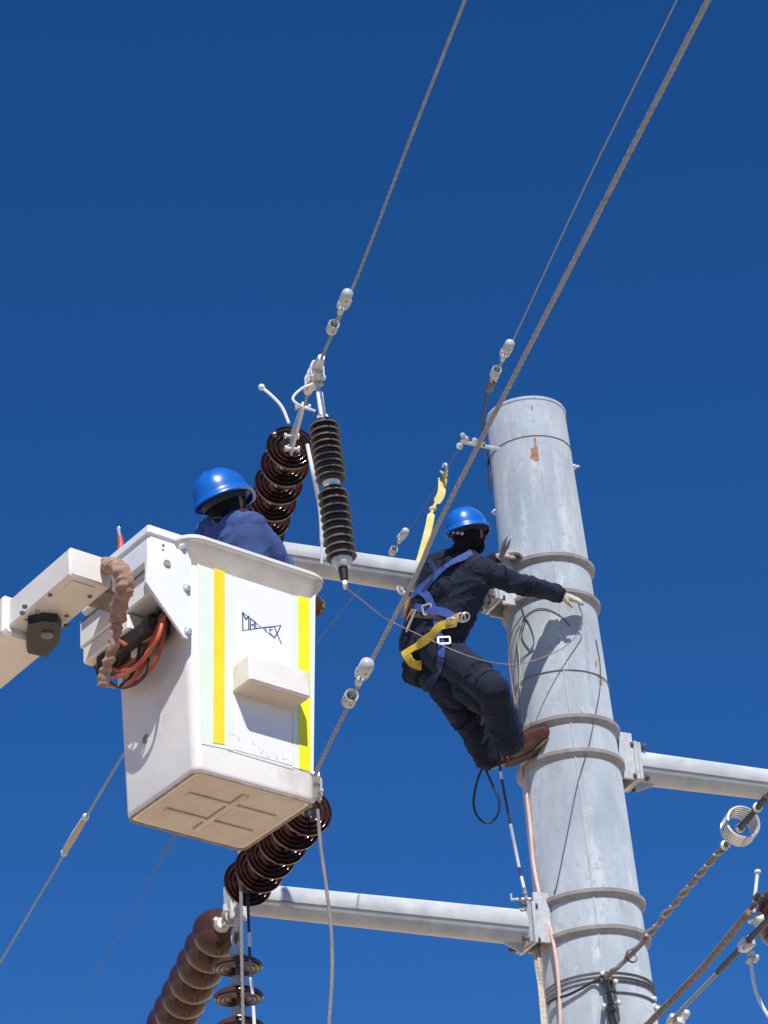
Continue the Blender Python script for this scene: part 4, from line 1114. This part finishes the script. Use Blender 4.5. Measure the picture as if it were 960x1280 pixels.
# boots
toeR = K(679, 916, -.09)
sg.append((Ra, .050, K(641, 938, -.22), .050, 3)); sg.append((K(640, 939, -.22), .050, K(660, 930, -.16), .048, 3)); sg.append((K(658, 930, -.16), .048, toeR, .043, 3)); sg.append((K(652, 924, -.19), .042, K(674, 917, -.11), .040, 3))
sg.append((La, .05, K(614, 953, .02), .045, 3)); sg.append((K(614, 953, .02), .045, K(634, 946, .12), .04, 3))
# head and hood
hf = (K(640, 676, .42) - hd).normalized(); hu0 = V((-.02, -.0, 1)); hu = (hu0 - hf * hu0.dot(hf)).normalized(); hr = hf.cross(hu)
sg.append((hd - hf * .022 + hu * .01, .092, hd + hf * .025 + hu * .005, .088, 1)); sg.append((hd - hu * .04 + hf * .03, .070, hd - hu * .065 + hf * .045, .055, 1)); sg.append((nk, .062, hd - hu * .03 - hf * .02, .068, 1))
face(sg, hd, hf, hu, 2)
hdR = (K(735, 752, .22) - Rw).normalized()
fingers(sg, Rw + hdR * .030, K(730, 753, .25) - Rw, V((.05, -.62, .80)), V((.12, .78, .58)), 4, .26, 1.10, -1)
fingers(sg, Lw + V((.03, 0, .02)), K(640, 692, .50) - Lw, V((-.1, -.5, .8)), V((.2, -.8, -.4)), 4, .6, 1.1, 1)
cb, bvc = make_body(climber, sg, .0072, .0165, (0,), 3, ('navy', 'hood', 'skin', 'boot', 'glove'), dir_smooth=8)
eyes(climber, hd, hf, hu)
hm = helmet(climber, hd + hu * .025, hf, hu, 1.0)
mb = MB()
for (x, y) in ((563, 664), (568, 665), (573, 666), (578, 667)):
    l, nn = hit(bvc, x, y)
    if l: mb.box(l + nn * .006, V((.010, 0, 0)), V((0, .006, 0)), V((0, 0, .009)), .003)
if mb.v: mb.build('strap_buckle', 'steel', hm)
# sole
sol = [K(634, 955, -.23), K(649, 950, -.19), K(664, 943, -.15), K(679, 934, -.11), K(691, 922, -.07)]
mb = MB(); mb.ribbon(spline(sol, 5), [V((0, .2, 1))] * 21, [.07, .075, .078, .078, .076, .074, .073, .073, .074, .078, .082, .086, .09, .092, .094, .094, .092, .088, .08, .066, .04], .012); mb.build('boot_sole', 'sole', climber)
# harness
strap(climber, bvc, [(514, 748), (524, 738), (538, 727), (552, 714), (566, 704), (580, 697), (590, 692)], .046, 'blue_web', 'harness_strap')
strap(climber, bvc, [(515, 735), (524, 738), (534, 745), (541, 757), (546, 770), (549, 790), (552, 808), (553, 822)], .046, 'blue_web', 'harness_strap', .010)
strap(climber, bvc, [(509, 756), (520, 760), (533, 762), (546, 764), (558, 767), (568, 773)], .050, 'blue_web', 'waist_strap', .012)
strap(climber, bvc, [(511, 768), (521, 770), (532, 771), (545, 772), (556, 775)], .040, 'belt', 'belt', .010)
strap(climber, bvc, [(553, 820), (551, 832), (545, 845), (538, 855), (528, 862), (521, 864)], .050, 'navy_web', 'leg_strap', .010)
yb = strap(climber, bvc, [(574, 772), (563, 778), (551, 785), (540, 793), (529, 803), (519, 812), (510, 818)], .052, 'yellow_web', 'positioning_strap', .018)
strap(climber, bvc, [(508, 813), (511, 820), (516, 826), (522, 829), (527, 832)], .060, 'yellow_web', 'positioning_strap', .016)
strap(climber, bvc, [(536, 700), (541, 706), (545, 715), (540, 728), (530, 740)], .030, 'navy_web', 'harness_strap', .008)
for (x, y, a, b_) in ((555, 803, .034, .022), (536, 762, .028, .028), (565, 776, .022, .026)):
    l, nn = hit(bvc, x, y)
    if l:
        t = nn.cross(V((0, 0, 1))).normalized(); v_ = t.cross(nn)
        mb = MB()
        for q in (-1, 1): mb.box(l + nn * .022 + t * a * q, t * .006, nn * .005, v_ * b_, .002); mb.box(l + nn * .022 + v_ * b_ * q, t * a, nn * .005, v_ * .006, .002)
        mb.build('buckle', 'steel', climber)
for (x, y) in ((516, 739), (575, 773), (580, 769)):
    l, nn = hit(bvc, x, y)
    if l: mb = MB(); mb.torus(l + nn * .03, nn + V((.3, 0, 0)), .026, .006, 20, 8); mb.build('d_ring', 'steel', climber)
# tools on the belt
for (a, b_, ma, r) in (((512, 745), (503, 772), 'wood', .014), ((516, 762), (509, 778), 'wood', .012), ((520, 762), (508, 790), 'steel', .010), ((514, 770), (507, 782), 'black_rubber', .012), ((513, 743), (505, 736), 'black_rubber', .016)):
    la = hit(bvc, *a); lb = hit(bvc, *b_)
    da = depth(la[0]) if la[0] else DC + .05; 
    pa, pb = P(*a, da - .04), P(*b_, (depth(lb[0]) if lb[0] else da) - .045)
    mb = MB(); mb.tube([pa, pa.lerp(pb, .3), pa.lerp(pb, .8), pb], [r * .8, r, r, r * .7], 10); mb.build('tool', ma, climber)
mb = MB(); mb.torus(K(501, 738, -.02), V((.6, -.7, .2)), .026, .007, 20, 8); mb.build('carabiner', 'steel', climber)

# ---- lines that run past the climber
cd = depth(ab)
ln = spline([ab + dA * .12, P(437, 738, cd), P(455, 752, cd + .4), P(482, 773, DC - .42), P(510, 787, DC - .36), P(545, 803, DC - .40), P(580, 818, DC - .47), P(615, 828, DC - .42), P(650, 830, DC - .20), P(690, 817, DC - .02), P(716, 800, DC + .12), P(728, 775, DC + .20), P(722, 752, DC + .20)], 8)
tag(MB().tube(ln, .0034, 8).build('arrester_lead', 'cable_pink'), 'thin pinkish lead from the arrester foot past the climber hips to his glove', 'wire')
lp = spline([P(604, 958, DC + .02), P(596, 978, DC), P(592, 1005, DC - .02), P(598, 1022, DC - .05), P(610, 1029, DC - .05), P(621, 1020, DC - .05), P(624, 1002, DC - .04), P(616, 982, DC), P(606, 960, DC + .02)], 8)
tag(MB().tube(lp, .0075, 8).build('rope_loop', 'blue_rope'), 'dark blue rope loop dangling under the climber boots', 'rope')
hr_ = [P(622, 935, DC - .12), P(625, 960, DC - .2), P(632, 1000, DC - .25), P(640, 1040, DC - .3), P(648, 1080, DC - .35), P(655, 1110, DC - .42)]
hpts = spline(hr_, 8)
hl = thing('hand_line', hr_[0], 'dark hand line with pale bands hanging from the climber along the pole edge', 'rope')
mb = MB(); mb.tube(hpts, .0075, 8); mb.build('rope', 'blue_rope', hl)
for a, b_ in ((9, 11), (22, 33), (36, 40)): mb = MB(); mb.tube(hpts[a:b_ + 1], .0095, 8); mb.build('pale_band', 'cable_white', hl)
for k, (o_, ma) in enumerate(((0, 'rope'), (5, 'rope'), (9, 'cable_grey'))):
    pts = [P(655, 1110, DC - .42)] + [P(x + o_ * t, y, DC - .45 - .25 * i) for i, (x, y, t) in enumerate(((664, 1160, .4), (669, 1200, .8), (675, 1240, .6), (679, 1290, .8)))]
    mb = MB(); mb.tube(spline(pts, 8), .0105 if k < 2 else .006, 8, 3, 40); mb.build('rope_tail', ma, hl)
# green-grey brush the worker holds by the collar
br_ = thing('cut_wire_end', K(632, 690, .30), 'frayed grey wire end beside the climber left glove', 'wire end')
for k in range(5):
    mb = MB(); a = K(624 + k, 697, .40); mb.tube([a, K(627 + k * 2, 688 - k, .37), K(629 + k * 2.4, 676 - (k % 3) * 3, .34)], [.006, .005, .003], 6); mb.build('strand', 'cable_grey', br_)

# ---- the worker in the bucket
DB = depth(bl(0, 0, BH + .25))
def Q(x, y, d=0.0): return P(x, y, DB + d)
worker = thing('person', bl(-.02, .02, .035), 'person in blue work jacket and blue helmet standing in the lift bucket', 'person', 'line workers')
sg = []
Rs, Ls = Q(314, 660, -.13), Q(264, 668, .16)
Rh, Lh = bl(.08, -.09, .80), bl(-.10, .06, .80)
nk = Q(283, 652, .02); hd = Q(282, 631, .02)
for t in (0, .25, .5, .75, 1):
    a = Rs.lerp(Ls, t); b = Rh.lerp(Lh, t); mid = a.lerp(b, .5)
    sg.append((a.lerp(b, .1), .095, mid, .105, 0)); sg.append((mid, .105, b, .105, 0))
sg.append((Rs, .080, nk, .055, 0)); sg.append((Ls, .08, nk, .055, 0)); sg.append((Rs.lerp(Ls, .5), .1, nk, .062, 0))
Re = Q(344, 694, -.13); Rw = bl(.335, -.20, BH + .065)
sg.append((Rs, .080, Re, .060, 0)); sg.append((Re, .060, Rw, .046, 0))
Le = bl(-.02, .30, 1.05); Lw = bl(.15, .28, 1.0)
Le = bl(.05, .20, 1.16); Lw = bl(.22, .10, 1.20)
sg.append((Ls, .080, Le, .06, 0)); sg.append((Le, .06, Lw, .045, 0))
for h_, x, y in ((Rh, .08, -.09), (Lh, -.10, .06)):
    sg.append((h_, .105, bl(x, y + .02, .45), .08, 0)); sg.append((bl(x, y + .02, .45), .08, bl(x, y, .12), .062, 0)); sg.append((bl(x, y, .09), .045, bl(x + .10, y + .10, .075), .036, 3))
hf = (Q(345, 630, .40) - hd).normalized(); hu0 = V((-.22, -.05, 1)); hu = (hu0 - hf * hu0.dot(hf)).normalized()
sg.append((hd - hf * .022 + hu * .01, .090, hd + hf * .025 + hu * .005, .086, 1)); sg.append((hd - hu * .04 + hf * .03, .070, hd - hu * .065 + hf * .045, .055, 2)); sg.append((nk, .058, hd - hu * .03 - hf * .02, .066, 1))
face(sg, hd, hf, hu, 2)
fingers(sg, Rw + BX * .03 - BZ * .0, BX * 1 + BY * .1, BZ * 1 + BX * .3, BY, 4, .95, 1.0, -1)
fingers(sg, Lw, BX + BY * .4, BZ, BY, 4, .6, 1.0, -1)
wb, bvw = make_body(worker, sg, .0075, .0125, (0,), 11, ('blue_cloth', 'hood', 'skin', 'boot', 'glove_brown'))
eyes(worker, hd, hf, hu)
helmet(worker, hd + hu * .02, hf, hu, 1.10)
mb = MB(); mb.ribbon(spline([nk + V((-.05, -.05, .01)), nk + V((-.01, -.072, .0)), nk + V((.045, -.055, -.005))], 6), [V((0, -1, .3))] * 13, .045, .004); mb.build('jacket_collar', 'blue_cloth', worker)
